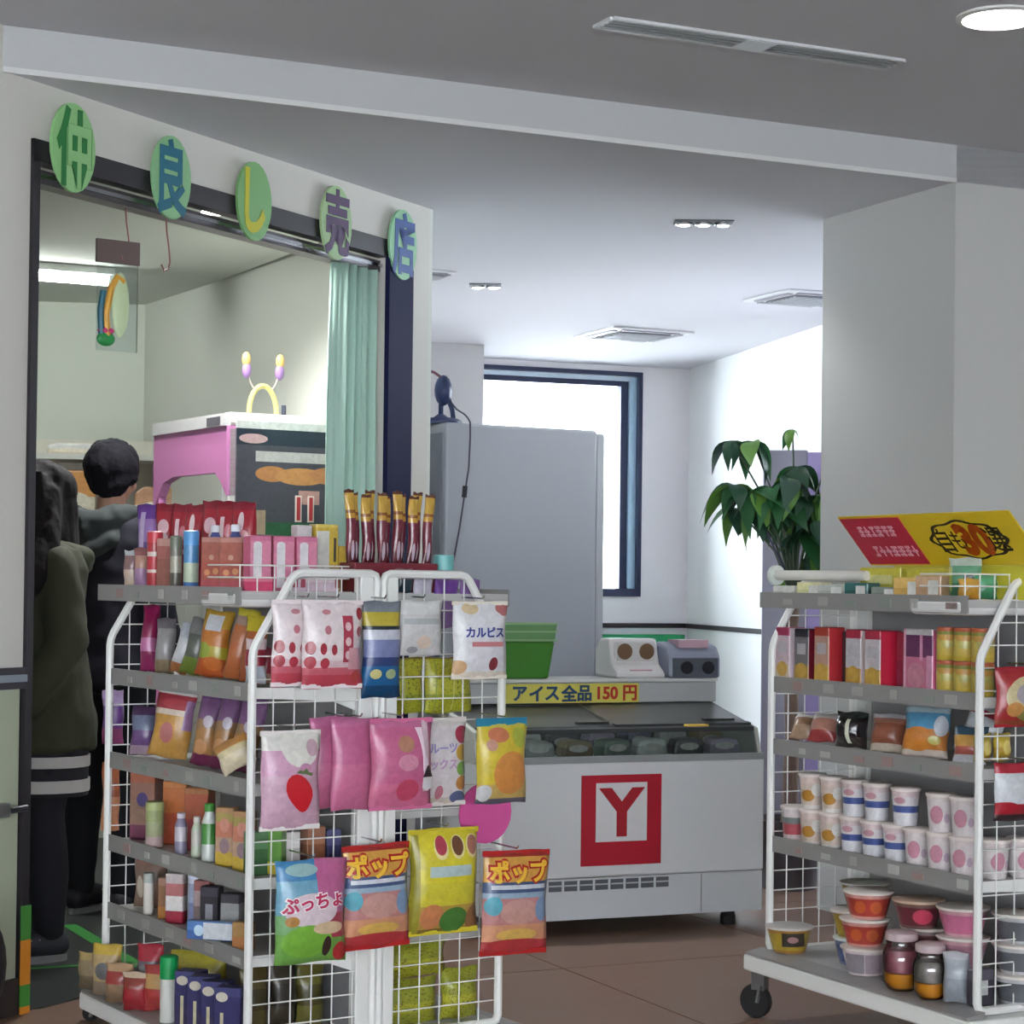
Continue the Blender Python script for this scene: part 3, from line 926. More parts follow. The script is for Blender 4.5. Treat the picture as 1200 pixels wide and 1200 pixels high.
def make_rack(K, label, levels, right_levels, zb=0.0):
    t = thing('display_rack', label, 'display rack', K(0, 0, 0), K.a)
    # base deck and casters
    MB().box(-.058, RW + .058, -.04, RL + .045, .130 + zb, .175 + zb).build('base_deck', WHITE, t, bevel=.006)
    for x0, x1 in ((-.056, 0), (RW, RW + .056)):
        zz = [(x0, .176 + zb), (x1, .176 + zb), (x1, .192 + zb), (x0, .182 + zb)] if x0 < 0 else [(x0, .176 + zb), (x1, .176 + zb), (x1, .182 + zb), (x0, .192 + zb)]
        MB().xz(zz, -.03, RL + .035).build('base_ledge', LIP, t)
    MB().box(.0, RW, .0, RL, .176 + zb, .192 + zb).build('base_shelf', SHELF, t)
    for x in (-.03, RW + .03):
        for y in (.0, RL + .0):
            c = MB().box(-.014, .014, -.02, .02, .08 + zb * .5, .130 + zb).tube([(-.017, 0, .046 + zb * .3), (-.017, -.01, .095 + zb * .6)], .006, 6).tube([(.017, 0, .046 + zb * .3), (.017, -.01, .095 + zb * .6)], .006, 6)
            c = c.build('caster', STEEL, t, loc=(x, y, 0), rz=.5)
            rw = .048 + zb * .26
            whl = MB().lathe([(.02, -.012), (rw - .004, -.012), (rw, -.006), (rw, .006), (rw - .004, .012), (.02, .012)], 20).build('wheel', RUBBER, c, smooth=True, loc=(0, .012, rw))
            whl.rotation_euler = (0, math.pi / 2, 0)
    # end frames (two half loops at each end), wires, posts
    for y in (.0, RL):
        for x0, x1, o, d in ((0, .338, 0, .11), (.356, RW, RW, -.11)):
            if o == 0:
                pts = [(x0, y, .188 + zb), (x0, y, 1.05), (x0 + d, y, 1.235), (x1, y, 1.235), (x1, y, .188 + zb)]
            else:
                pts = [(x0, y, .188 + zb), (x0, y, 1.235), (x1 + d, y, 1.235), (x1, y, 1.05), (x1, y, .188 + zb)]
            MB().tube(bend(pts), .011, 8, closed=True).build('end_frame', WHITE, t, smooth=True)
            q = MB()
            ins = x0 + .02 if o == 0 else x0 + .03
            for k in range(1, 6):
                x = x0 + (x1 - x0) * k / 6
                top = 1.235 if (.11 < x < RW - .11) else (1.05 + (x if o == 0 else RW - x) / .11 * .185)
                q.tube([(x, y, .19 + zb), (x, y, top - .004)], .0019, 5)
            for k in range(1, 21):
                z = .19 + zb + k * .0555
                if z > 1.2:
                    break
                ext = 0 if z < 1.05 else (z - 1.05) / .185 * .11
                q.tube([(x0 + (ext if o == 0 else 0), y, z), (x1 - (0 if o == 0 else ext), y, z)], .0019, 5)
            q.build('wire_panel', WHITE, t)
        for x0, x1 in ((.288, .326), (.366, .396)):
            MB().box(x0, x1, y - .006, y + .03, .19 + zb, 1.23).build('centre_post', WHITE, t, bevel=.003)
    for x in (.328, .362):
        MB().box(x - .003, x + .003, .03, RL - .03, .19 + zb, 1.165).build('back_panel', PANEL, t)
    def shelf(z, side, depth=.318, top=False):
        if side < 0:
            x0, x1, lip = (-.025 if top else .004), .325, (-.03 if top else -.002)
        else:
            x0, x1, lip = .366, (RW + .025 if top else RW - .004), (RW + .024 if top else RW - .003)
        s = MB().box(x0, x1, .014, RL + (.02 if top else -.014), z - .018, z).build('shelf', SHELF, t)
        MB().box(lip, lip + .006, .014, RL + (.02 if top else -.014), z - .032, z + .012).build('price_rail', LIP, s)
        if not top and side < 0:
            for yy in (.012, RL - .018):
                pl = [(x0, z), (x1, z), (x1, z - .075), (x1 - .05, z - .055), (x1 - .10, z - .036), (x0 + .08, z - .028), (x0, z - .026)] if side < 0 else \
                     [(x0, z), (x1, z), (x1, z - .026), (x1 - .08, z - .028), (x0 + .10, z - .036), (x0 + .05, z - .055), (x0, z - .075)]
                MB().xz(pl, yy, yy + .005).build('bracket', WHITE, s)
        if side < 0:
            rr = random.Random(int(z * 1000) + int(K.a * 100))
            for k in range(6):
                yy = .06 + k * .135 + rr.uniform(-.03, .03)
                MB().box(lip - .002, lip, yy, yy + rr.choice([.03, .045]), z - .022, z + rr.choice([-.006, .002])).build('price_tag', rr.choice([mat((176, 176, 172), .5), mat((164, 162, 158), .5), mat((158, 132, 128), .5), mat((136, 144, 136), .5)]), s)
    for z in levels:
        shelf(z, -1)
    for z in right_levels:
        shelf(z, 1)
    shelf(1.187, -1, top=True)
    shelf(1.187, 1, top=True)
    # end tray with a low wire fence on the top shelf
    tr = MB().box(-.032, .30, .03, .24, 1.150, 1.190).build('end_tray', mat((222, 220, 218), .4), t, bevel=.012)
    f = MB()
    for z in (1.222, 1.252):
        f.tube([(-.028, .20, z), (-.028, .05, z), (-.01, .034, z), (.24, .034, z), (.285, .05, z)], .0022, 5)
    for k in range(7):
        x = -.02 + k * .046
        f.tube([(x, .034, 1.188), (x, .034, 1.252)], .0018, 5)
    f.build('wire_fence', WHITE, tr)
    return t
LEFT_RACK = make_rack(KL, 'white wire-ended snack rack at the left, hung with candy bags', (.957, .727, .50, .315), (.64, .33), -.10)
RIGHT_RACK = make_rack(KR, 'white wire-ended snack rack on casters at the right, stocked with cup food', (.95, .775, .50), (.95, .70, .45))

# ---------------------------------------------------------------- packaging shapes (base at z=0, front faces -y)
def bag_T(w, h, d, x, z, seal=.055):
    u = max(-1.0, min(1.0, x / (w / 2)))
    v = max(0.0, min(1.0, z / h))
    q = max(0.0, min(1.0, (min(v, 1 - v) - seal) / (.42 - seal)))
    return d / 2 * math.sin(q * math.pi / 2) ** .75 * max(0.0, 1 - abs(u) ** 2.6) ** .6 + .0014
BAGS = {}
def bag_mesh(w, h, d, seed=0):
    k = (w, h, d, seed)
    if k in BAGS:
        return BAGS[k]
    nx, nz = 10, 14
    vs_ = []
    for s in (-1, 1):
        for j in range(nz + 1):
            for i in range(nx + 1):
                u, v = -1 + 2 * i / nx, j / nz
                T = bag_T(w, h, d, u * w / 2, v * h)
                bul = T / (d / 2 + .0014)
                wr = .05 * d * math.sin(u * 7 + seed * 2.1 + v * 3) * (1 - bul) * (0 if j in (0, nz) else 1) * min(1, bul * 4)
                x = w / 2 * u * (1 - .05 * math.sin(math.pi * v)) + .002 * math.sin(seed + v * 9) * abs(u)
                zz = v * h + (.006 * math.sin(u * 4 + seed) if j in (0, nz) else 0) * .3
                vs_.append((x, s * (T + wr), zz))
    fs = []
    n1 = (nx + 1) * (nz + 1)
    for s in (0, 1):
        for j in range(nz):
            for i in range(nx):
                a = s * n1 + j * (nx + 1) + i
                fs.append((a, a + 1, a + nx + 2, a + nx + 1))
    for j in range(nz):
        for i in (0, nx):
            a = j * (nx + 1) + i
            fs.append((a, a + nx + 1, n1 + a + nx + 1, n1 + a))
    for i in range(nx):
        for j in (0, nz):
            a = j * (nx + 1) + i
            fs.append((a, a + 1, n1 + a + 1, n1 + a))
    me = MB().add(vs_, fs).mesh('bag', True)
    BAGS[k] = me
    return me

def put(o, K, x, y, z, rot, tilt=0.0, roll=0.0):
    """rot 0 faces the rack's near end, -90 faces its long side"""
    o.location = K(x, y, z)
    o.rotation_mode = 'XYZ'
    o.rotation_euler = (tilt, roll, K.a + math.radians(rot))
    return o
def bag(K, x, y, z, w, h, d, m, label, rot=0, tilt=0.0, roll=0.0, seed=0, group=None, seals=None, name='snack_bag', cat='snack bag'):
    me = bag_mesh(w, h, d, seed).copy()
    me.materials.append(m)
    o = tag(ob(name, me), label, cat, group)
    if tilt or abs(roll) > .08:
        z += w / 2 * abs(math.sin(roll)) + .003
    put(o, K, x, y, z, rot, tilt, roll)
    if seals:
        sm = mat(seals, .35)
        for z0, z1, nm in ((h * .952, h * 1.0, 'top_seal'), (0, h * .05, 'bottom_seal')):
            MB().box(-w / 2 - .0005, w / 2 + .0005, -.0026, .0026, z0, z1).build(nm, sm, o)
    o['_w'], o['_h'], o['_d'] = w, h, d
    return o
def sf(w, h, d):
    return lambda x, z: -bag_T(w, h, d, x, z)

BOXM = {}
def carton(K, x, y, z, w, h, d, m, label, rot=-90, side=None, group=None, flap=None, name='carton', cat='box', tilt=0.0):
    k = (round(w, 4), round(h, 4), round(d, 4))
    if k not in BOXM:
        bm = bmesh.new()
        bmesh.ops.create_cube(bm, size=1.0)
        for v in bm.verts:
            v.co = Vector((v.co.x * w, v.co.y * d, (v.co.z + .5) * h))
        bmesh.ops.bevel(bm, geom=bm.edges[:], offset=min(.0022, w * .08), segments=1, affect='EDGES')
        me = bpy.data.meshes.new('carton')
        bm.to_mesh(me)
        bm.free()
        BOXM[k] = me
    me = BOXM[k].copy()
    me.materials.append(m)
    if side:
        me.materials.append(side)
        for p in me.polygons:
            if abs(p.normal.x) > .8:
                p.material_index = 1
    o = tag(ob(name, me), label, cat, group)
    put(o, K, x, y, z, rot, tilt)
    if flap:
        MB().box(-w * .46, w * .46, -d / 2 - .001, -d / 2 + .001, h * .86, h * .99).build('flap', flap, o)
    return o
def round_pack(K, x, y, z, prof, m, label, top=None, cap=None, rot=-90, group=None, name='cup', cat='cup', n=18, wrap=None):
    """lathed pot; top = (profile, material) of the lid or cap, built as a part"""
    me = MB().lathe(prof, n).mesh(name, True, [m])
    autosmooth(me)
    o = tag(ob(name, me), label, cat, group)
    put(o, K, x, y, z, rot)
    if top:
        tm = MB().lathe(top[0], n).mesh(cap or 'lid', True, [top[1]])
        autosmooth(tm)
        ob(cap or 'lid', tm, o)
    if wrap:
        wm_ = MB().lathe(wrap[0], n).mesh('sleeve', True, [wrap[1]])
        ob('sleeve', wm_, o)
    return o

# ---------------------------------------------------------------- left rack: candy bags hung on its near end
RED, PINKL, CREAM = (190, 34, 56), (226, 150, 176), (232, 226, 212)
INKR = mat((184, 38, 60), .4)
INKW = mat((238, 234, 232), .4)
INKB = mat((44, 60, 138), .4)
def peg_hook(rack, x, z, y1):
    MB().tube([(x, .012, z + .015), (x, y1, z + .014), (x, y1 - .006, z + .021)], .0022, 5).build('peg_hook', CHROME, rack)
for x_, z_, y_ in ((.175, 1.164, -.10), (.115, 1.164, -.06), (.318, 1.162, -.075), (.443, 1.164, -.05), (.592, 1.163, -.09), (.066, .854, -.09), (.205, .878, -.08), (.247, .876, -.09), (.352, .876, -.11),
                   (.492, .870, -.09), (.648, .866, -.11), (.112, .548, -.115), (.300, .571, -.10), (.690, .533, -.11), (.497, .597, -.085), (.655, .700, -.03)):
    peg_hook(LEFT_RACK, x_, z_, y_)

# strawberry-print white bags, one behind the other
strawb = pr(((0, (206, 66, 84)), (.16, (214, 96, 112)), (.24, (226, 190, 196)), (.32, (232, 216, 218))),
            (('e', .12, .46, .07, .075, (176, 30, 50)), ('e', .30, .45, .05, .065, (176, 30, 50)), ('e', .47, .44, .045, .06, (176, 34, 54)), ('e', .12, .30, .08, .07, (186, 44, 62)), ('e', .33, .29, .07, .06, (186, 44, 62)),
             ('r', .70, .56, .085, .26, (190, 50, 76)), ('e', .70, .70, .05, .05, (238, 200, 204)), ('e', .70, .53, .05, .05, (238, 200, 204)), ('e', .70, .38, .05, .05, (238, 200, 204)),
             ('e', .92, .84, .055, .07, (184, 36, 58)), ('e', .91, .64, .06, .06, (184, 36, 58)), ('e', .37, .86, .07, .03, (206, 130, 140)), ('e', .37, .66, .05, .05, (196, 110, 124)), ('e', .86, .14, .08, .07, (190, 64, 60)), ('r', .85, .34, .14, .12, (222, 160, 170))))
bag(KL, .175, -.072, .958, .165, .212, .045, strawb, 'white bag printed with strawberries, front one at the top of the left rack end', seed=1, seals=(232, 220, 222))
bag(KL, .115, -.032, .962, .165, .208, .032, strawb, 'white strawberry bag tucked behind the front strawberry bag', seed=2, seals=(232, 220, 222))
bag(KL, .032, .05, .965, .05, .11, .04, pr(((0, (206, 214, 226)), (.4, (178, 40, 62)), (.75, (226, 200, 204)))), 'small red and white packet at the left edge behind the strawberry bags', rot=-30)
# blue bag
b = bag(KL, .318, -.06, .932, .108, .236, .04, pr(((0, (12, 66, 110)), (.13, (20, 100, 160)), (.33, (40, 60, 120)), (.42, (120, 130, 180)), (.60, (198, 200, 214)), (.70, (40, 50, 60)), (.74, (196, 176, 50)), (.88, (120, 128, 140))), (('e', .30, .25, .14, .05, (206, 196, 120)), ('e', .68, .25, .14, .05, (170, 186, 130)))), 'shiny blue candy bag with a yellow label, right of the strawberry bags', seed=3)
# grey card and milky drink candy bag
b = bag(KL, .443, -.035, 1.032, .125, .138, .02, pr(((0, (206, 204, 204)), (.75, (216, 216, 214))), (('e', .55, .25, .16, .12, (222, 196, 176)), ('r', .5, .62, .4, .05, (176, 178, 182)), ('e', .3, .12, .12, .06, (150, 150, 156)))), 'plain whitish packet hanging left of the blue-lettered white bag', seed=4)
W_, H_, D_ = .162, .195, .045
b = bag(KL, .592, -.075, .974, W_, H_, D_, pr(((0, (226, 214, 196)), (.10, (224, 224, 226))), (('e', .10, .16, .14, .09, (216, 170, 120)), ('e', .30, .90, .15, .07, (222, 196, 150)), ('e', .9, .90, .14, .09, (196, 110, 110)), ('e', .60, .50, .42, .40, (228, 226, 232)), ('e', .70, .20, .08, .085, (150, 50, 62)))), 'white candy bag with blue katakana lettering at the upper right of the left rack end', seed=5, seals=(228, 220, 206))
letter(b, 'カルピス', .029, INKB, .004, 0, .118, bold=.03, surf=sf(W_, H_, D_))
MB().box(-.035, .055, -.0255, -.0235, .082, .094).build('red_strip', mat((190, 120, 124), .4), b)
# boxes of yellow-green sweets behind the wires
yg = pr(((0, (176, 178, 30)), (.3, (150, 162, 40)), (.34, (186, 184, 36)), (.62, (146, 160, 44)), (.66, (190, 186, 34)), (.96, (150, 120, 40))), (('r', .2, .5, .02, .45, (150, 160, 50)), ('r', .55, .5, .01, .45, (206, 204, 120))), speck=(26, .60, (112, 128, 34)))
for k in range(2):
    peg_hook(LEFT_RACK, .435 + k * .145, 1.022, .03)
    bag(KL, .435 + k * .145, .056, .882, .142, .142, .035, yg, ('yellow-green printed bag behind the wires of the left rack end, left of the pair', 'yellow-green printed bag behind the wires of the left rack end, right of the pair')[k], seed=30 + k)
# second row
W_, H_, D_ = .158, .236, .05
b = bag(KL, .066, -.075, .624, W_, H_, D_, pr(((0, (214, 168, 190)), (.55, (216, 158, 190)), (.80, (226, 222, 214))), (('e', .62, .85, .32, .22, (230, 226, 216)), ('e', .68, .62, .10, .05, (206, 140, 176)), ('e', .82, .82, .10, .085, (206, 166, 180)))), 'pink bag with one large red strawberry at the left of the left rack end', seed=6, seals=(226, 220, 216))
pts = [(.016 + .040 * math.sin(a) * (1.0 - .38 * max(0, -math.cos(a))), .088 + .046 * math.cos(a)) for a in [2 * math.pi * k / 18 for k in range(18)]]
pts = [(x * math.cos(.45) - (z - .088) * math.sin(.45) * -1 * -.6, z) for x, z in pts]
decal(b, pts, mat((200, 34, 46), .35), sf(W_, H_, D_), 'strawberry_print', off=.002)
decal(b, [(.028, .133), (.002, .137), (.012, .144), (.020, .140), (.030, .147), (.036, .138), (.048, .136), (.046, .128)], mat((96, 116, 70), .4), sf(W_, H_, D_), 'leaf_print', off=.003)
pinkb = pr(((0, (214, 104, 142)), (.3, (208, 96, 142)), (.9, (204, 104, 150))), (('e', .52, .72, .13, .09, (190, 130, 100)), ('e', .55, .52, .16, .09, (222, 140, 168)), ('e', .56, .22, .18, .12, (212, 70, 104)), ('r', .86, .6, .05, .4, (224, 190, 206))))
for k, (x, y, lb) in enumerate(((.205, -.030, 'leftmost of the overlapping plain pink bags on the left rack end'), (.247, -.062, 'second of the overlapping pink bags on the left rack end'))):
    bag(KL, x, y, .664 - .002 * k, .13, .222, .030, pr(((0, (212, 108, 150)), (.5, (204, 98, 146)), (.9, (206, 106, 156)))), lb, seed=8 + k)
W_, H_, D_ = .175, .222, .048
b = bag(KL, .352, -.104, .661, W_, H_, D_, pinkb, 'pink bag with a pale diagonal stripe and dark cone print, frontmost of the pink bags', seed=10, seals=(208, 108, 150))
decal(b, [(.032, .20), (.052, .20), (.072, .095), (.054, .085)], mat((226, 204, 216), .4), sf(W_, H_, D_), 'stripe_print')
decal(b, [(.050, .078), (.062, .105), (.068, .108), (.084, .078)], mat((56, 40, 48), .4), sf(W_, H_, D_), 'cone_print', off=.003)
decal(b, [(.050, .052), (.050, .078), (.084, .078), (.082, .052), (.066, .044)], mat((216, 210, 214), .4), sf(W_, H_, D_), 'cone_print', off=.003)
W_, H_, D_ = .165, .22, .040
b = bag(KL, .492, -.042, .657, W_, H_, D_, pr(((0, (206, 190, 176)), (.1, (222, 212, 214)), (.9, (216, 208, 204))), (('e', .9, .80, .13, .10, (184, 56, 84)), ('e', .9, .60, .13, .09, (220, 170, 50)), ('e', .9, .42, .12, .08, (120, 176, 70)), ('e', .9, .26, .12, .08, (214, 140, 56)), ('e', .84, .10, .14, .07, (96, 106, 150)), ('e', .5, .16, .07, .08, (206, 120, 140)), ('e', .12, .12, .08, .05, (70, 44, 60)), ('e', .14, .86, .09, .03, (196, 90, 84)))), 'white mixed-fruit candy bag right of the pink bags', seed=11, seals=(216, 208, 202))
letter(b, 'フルーツ', .028, mat((150, 140, 190), .4), -.006, 0, .145, bold=.03, surf=sf(W_, H_, D_))
letter(b, 'ミックス', .028, mat((186, 150, 190), .4), -.006, 0, .105, bold=.03, surf=sf(W_, H_, D_))
b = bag(KL, .648, -.095, .661, .15, .205, .048, pr(((0, (96, 92, 110)), (.07, (206, 170, 90)), (.25, (216, 190, 40)), (.92, (206, 196, 60))), (('e', .62, .38, .34, .26, (222, 140, 60)), ('e', .40, .84, .2, .09, (214, 120, 84)), ('e', .8, .80, .14, .12, (176, 186, 60)), ('e', .14, .14, .14, .10, (206, 206, 206)), ('e', .25, .72, .10, .07, (206, 150, 130)))), 'yellow bag with an orange disc, rightmost of the middle row on the left rack end', seed=12)
MB().box(-.075, .075, -.0026, .0026, .195, .215).build('top_seal', mat((30, 120, 150), .4), b)
# round pink card at the right edge, and the shelf ledge goods
t = tag(MB().xz([(.078 * math.cos(a), .078 * math.sin(a)) for a in [2 * math.pi * k / 24 for k in range(24)]], -.003, .003).build('round_card', mat((206, 84, 150), .4)), 'round magenta card sticking out right of the left rack', 'card')
put(t, KL, .655, -.012, .628, 0)
# third row
W_, H_, D_ = .19, .245, .05
b = bag(KL, .112, -.10, .31, W_, H_, D_, pr(((0, (110, 170, 70)), (.30, (120, 176, 110)), (.48, (110, 170, 200)), (.80, (60, 140, 196))), (('r', .80, .72, .26, .30, (200, 96, 150)), ('r', .84, .36, .22, .12, (186, 60, 84)), ('e', .46, .52, .36, .16, (226, 206, 214)), ('e', .42, .22, .34, .16, (120, 184, 54)), ('e', .70, .34, .22, .06, (222, 190, 150)), ('e', .20, .42, .09, .05, (190, 130, 50)), ('e', .9, .10, .10, .09, (196, 44, 50)), ('e', .7, .16, .06, .1, (60, 40, 36)), ('e', .35, .90, .22, .06, (150, 190, 190)))), 'blue, pink and green candy bag at the lower left of the left rack end', seed=13)
letter(b, 'ぷっちょ', .041, INKW, -.006, 0, .146, bold=.09, surf=sf(W_, H_, D_), rot=.10)
letter(b, 'ぷっちょ', .041, mat((190, 44, 90), .4), -.006, -.0006, .146, bold=.03, surf=lambda x, z: sf(.19, .245, .05)(x, z) - .002, rot=.10)
popm = pr(((0, (186, 40, 44)), (.14, (222, 150, 110)), (.30, (200, 130, 130)), (.55, (150, 176, 200)), (.60, (60, 84, 130)), (.70, (222, 160, 60)), (.93, (170, 36, 34))), (('e', .5, .42, .28, .12, (206, 150, 140)), ('e', .14, .48, .11, .09, (80, 170, 190)), ('e', .86, .44, .12, .12, (130, 160, 200)), ('e', .5, .20, .30, .06, (228, 180, 80)), ('r', .5, .655, .40, .02, (206, 210, 220)), ('e', .5, .10, .5, .06, (196, 54, 60))))
for x, y, z, w_, h_, lb, tl in ((.300, -.085, .326, .185, .252, 'red and yellow pop candy bag left of the yellow lollipop bag', -.02), (.690, -.095, .278, .200, .262, 'red and yellow pop candy bag at the lower right corner of the left rack', .03)):
    b = bag(KL, x, y, z, w_, h_, .05, popm, lb, seed=int(x * 100), seals=(176, 36, 36), roll=tl, group='pop candy bags on the left rack')
    S = sf(w_, h_, .05)
    for d_, m_, bo in ((0, mat((178, 32, 34), .35), .11), (-.0025, mat((236, 190, 60), .35), .03)):
        letter(b, 'ポップ', .058, m_, 0, 0, h_ * .80, bold=bo, surf=lambda x, z, S=S, d_=d_: S(x, z) + d_)
W_, H_, D_ = .20, .262, .055
b = bag(KL, .497, -.07, .342, W_, H_, D_, pr(((0, (140, 110, 40)), (.06, (190, 150, 60)), (.28, (214, 200, 40)), (.5, (222, 206, 30))), (('r', .08, .5, .05, .5, (160, 150, 30)), ('e', .30, .18, .16, .12, (214, 130, 80)), ('e', .62, .14, .2, .12, (70, 130, 50)), ('e', .9, .14, .1, .12, (150, 100, 60)), ('r', .55, .60, .3, .05, (180, 200, 200)), ('e', .42, .82, .10, .11, (236, 220, 150)), ('e', .42, .84, .08, .09, (190, 60, 80)), ('e', .66, .82, .10, .11, (236, 220, 150)), ('e', .66, .83, .08, .09, (120, 70, 40)), ('e', .88, .82, .10, .11, (236, 220, 150)), ('e', .88, .83, .08, .09, (180, 110, 90)))), 'big yellow candy bag with fruit prints between the two pop candy bags', seed=15, seals=(206, 190, 50))
# yellow-green printed sacks in the lower end basket
for k, (x, z, w_, hh, lb) in enumerate(((.47, .094, .19, .115, 'yellow-green sack at the bottom left of the right basket of the left rack'), (.633, .094, .11, .13, 'yellow-green sack at the bottom right corner of the left rack'), (.48, .2125, .22, .094, 'yellow-green sack lying on the bottom sacks behind the wires'))):
    bag(KL, x, .07, z, w_, hh, .06, pr(((0, (170, 172, 34)), (.3, (190, 188, 44)), (.5, (160, 166, 40))), (), speck=(22, .60, (120, 116, 30))), lb, seed=16 + k)
for k, (x, c, hh, lb) in enumerate(((.078, (96, 84, 44), .17, 'olive brown packet low behind the left wires of the left rack'), (.155, (66, 56, 44), .18, 'dark brown packet low behind the left wires of the left rack'), (.232, (110, 104, 40), .165, 'mustard packet low beside the centre post of the left rack'))):
    bag(KL, x, .13, .094, .075, hh, .05, pr(((0, c), (.4, tuple(int(v * .7) for v in c)), (.7, c))), lb, seed=34 + k)
# small items visible behind the wires between the rows
for k, (x, z, w_, h_, c, lb) in enumerate(((.06, .51, .06, .105, (70, 120, 70), 'green packet behind the wires under the strawberry bag'), (.14, .51, .05, .10, (206, 200, 196), 'white packet behind the wires under the pink bags'), (.21, .51, .05, .11, (150, 90, 60), 'brown packet behind the wires under the pink bags'), (.26, .51, .04, .10, (60, 60, 110), 'navy packet behind the wires next to the centre post'))):
    carton(KL, x, .08, z - .01, w_, h_, .04, pr(((0, c), (.6, tuple(min(255, v + 30) for v in c)))), lb, rot=0)

# ---------------------------------------------------------------- left rack: top shelf
Z = 1.188
slim = lambda c1, c2, c3: pr(((0, c1), (.35, c2), (.8, c3)))
# tall stick packs in the back row
pm_ = pr(((0, (92, 50, 130)), (.55, (150, 110, 180)), (.82, (104, 50, 150))), (('r', .35, .5, .12, .4, (190, 170, 206)),))
bag(KL, .10, .885, Z, .062, .235, .04, pm_, 'tall purple stick pack at the far end of the left rack top', rot=-50, seed=21)
redp = [pr(((0, (170, 30, 52)), (.45, (196, 40, 60)), (.55, (178, 24, 46)), (.9, (150, 20, 44))), mk_) for mk_ in (
    (('e', .5, .72, .28, .09, (226, 180, 190)), ('r', .5, .42, .34, .03, (226, 170, 176)), ('e', .62, .60, .14, .05, (230, 200, 204))),
    (('e', .45, .76, .12, .12, (232, 206, 210)), ('e', .55, .62, .22, .06, (222, 150, 160)), ('r', .5, .40, .30, .02, (220, 160, 168))),
    (('r', .40, .70, .10, .12, (230, 200, 206)), ('e', .68, .66, .16, .08, (206, 110, 126)), ('r', .5, .44, .36, .025, (226, 176, 184))))]
names = ('beside the purple pack', 'second from the purple pack', 'third from the purple pack', 'fourth from the purple pack', 'fifth from the purple pack', 'nearest the pink cartons')
for k in range(6):
    bag(KL, .115 + .004 * (k % 2), .795 - k * .098, Z, .058 if k < 5 else .066, .235 - .004 * (k % 3), .04, redp[(k * 2) % 3], 'tall red stick pack on the left rack top, ' + names[k], rot=-50, seed=22 + k, group='red stick packs on the left rack top')
# front row
bag(KL, .03, .83, Z, .044, .105, .03, pr(((0, (206, 180, 160)), (.5, (150, 110, 110)), (.85, (190, 196, 200)))), 'small beige packet at the far front of the left rack top', rot=-50)
bag(KL, .03, .76, Z, .04, .112, .03, pr(((0, (170, 130, 170)), (.5, (190, 140, 120)), (.8, (150, 90, 90)))), 'small lilac and tan packet second along the left rack top', rot=-50, seed=2)
round_pack(KL, .035, .680, Z, [(.020, 0), (.021, .004), (.021, .125)], pr(((0, (196, 40, 54)), (.3, (206, 44, 60)), (.35, (228, 200, 190)), (.42, (206, 40, 56)), (.7, (228, 210, 200)), (.8, (200, 36, 50)))), 'red round candy tube on the left rack top', ([(.0215, .125), (.0215, .152), (.017, .155)], mat((206, 60, 74), .35)), cap='cap', name='candy_tube', cat='candy tube')
carton(KL, .035, .605, Z, .042, .135, .03, pr(((0, (150, 84, 70)), (.6, (170, 90, 84)), (.85, (196, 140, 130)))), 'slim brown-red carton on the left rack top right of the red tube', rot=-50)
round_pack(KL, .035, .540, Z, [(.015, 0), (.0155, .004), (.0155, .11)], pr(((0, (96, 90, 76)), (.4, (176, 170, 150)), (.8, (128, 124, 110)))), 'slim grey-olive tube on the left rack top', ([(.016, .11), (.016, .138), (.012, .142)], mat((120, 126, 110), .4)), cap='cap', name='candy_tube', cat='candy tube')
round_pack(KL, .04, .455, Z - .004, [(.019, 0), (.02, .004), (.02, .12)], pr(((0, (60, 110, 190)), (.16, (60, 120, 180)), (.2, (190, 206, 176)), (.62, (80, 150, 210)))), 'bright blue round candy tube on the left rack top', ([(.0205, .12), (.0205, .156), (.016, .158)], mat((90, 160, 220), .35)), cap='cap', name='candy_tube', cat='candy tube')
for k in range(2):
    round_pack(KL, .085, .405 - .12 * k, Z, [(.016, 0), (.016, .135), (.010, .147), (.010, .152)], pr(((0, (60, 60, 130)), (.8, (70, 80, 150)))), ('small navy bottle with a white cap behind the red-brown packs, further one', 'small navy bottle with a white cap behind the red-brown packs, nearer one')[k], ([(.012, .150), (.012, .165), (.010, .168)], mat((222, 224, 232), .3)), cap='cap', name='bottle', cat='bottle', n=12)
rb = pr(((0, (196, 76, 84)), (.2, (186, 84, 66)), (.55, (180, 92, 76)), (.9, (196, 130, 120))), (('e', .3, .34, .14, .06, (222, 140, 90)), ('e', .7, .36, .14, .06, (222, 140, 90)), ('e', .5, .62, .12, .05, (206, 150, 130))))
carton(KL, .055, .340, Z, .058, .136, .045, rb, 'red-brown candy carton on the left rack top, further of two', rot=-50)
carton(KL, .055, .225, Z, .062, .134, .045, rb, 'red-brown candy carton on the left rack top beside the pink cartons', rot=-50)
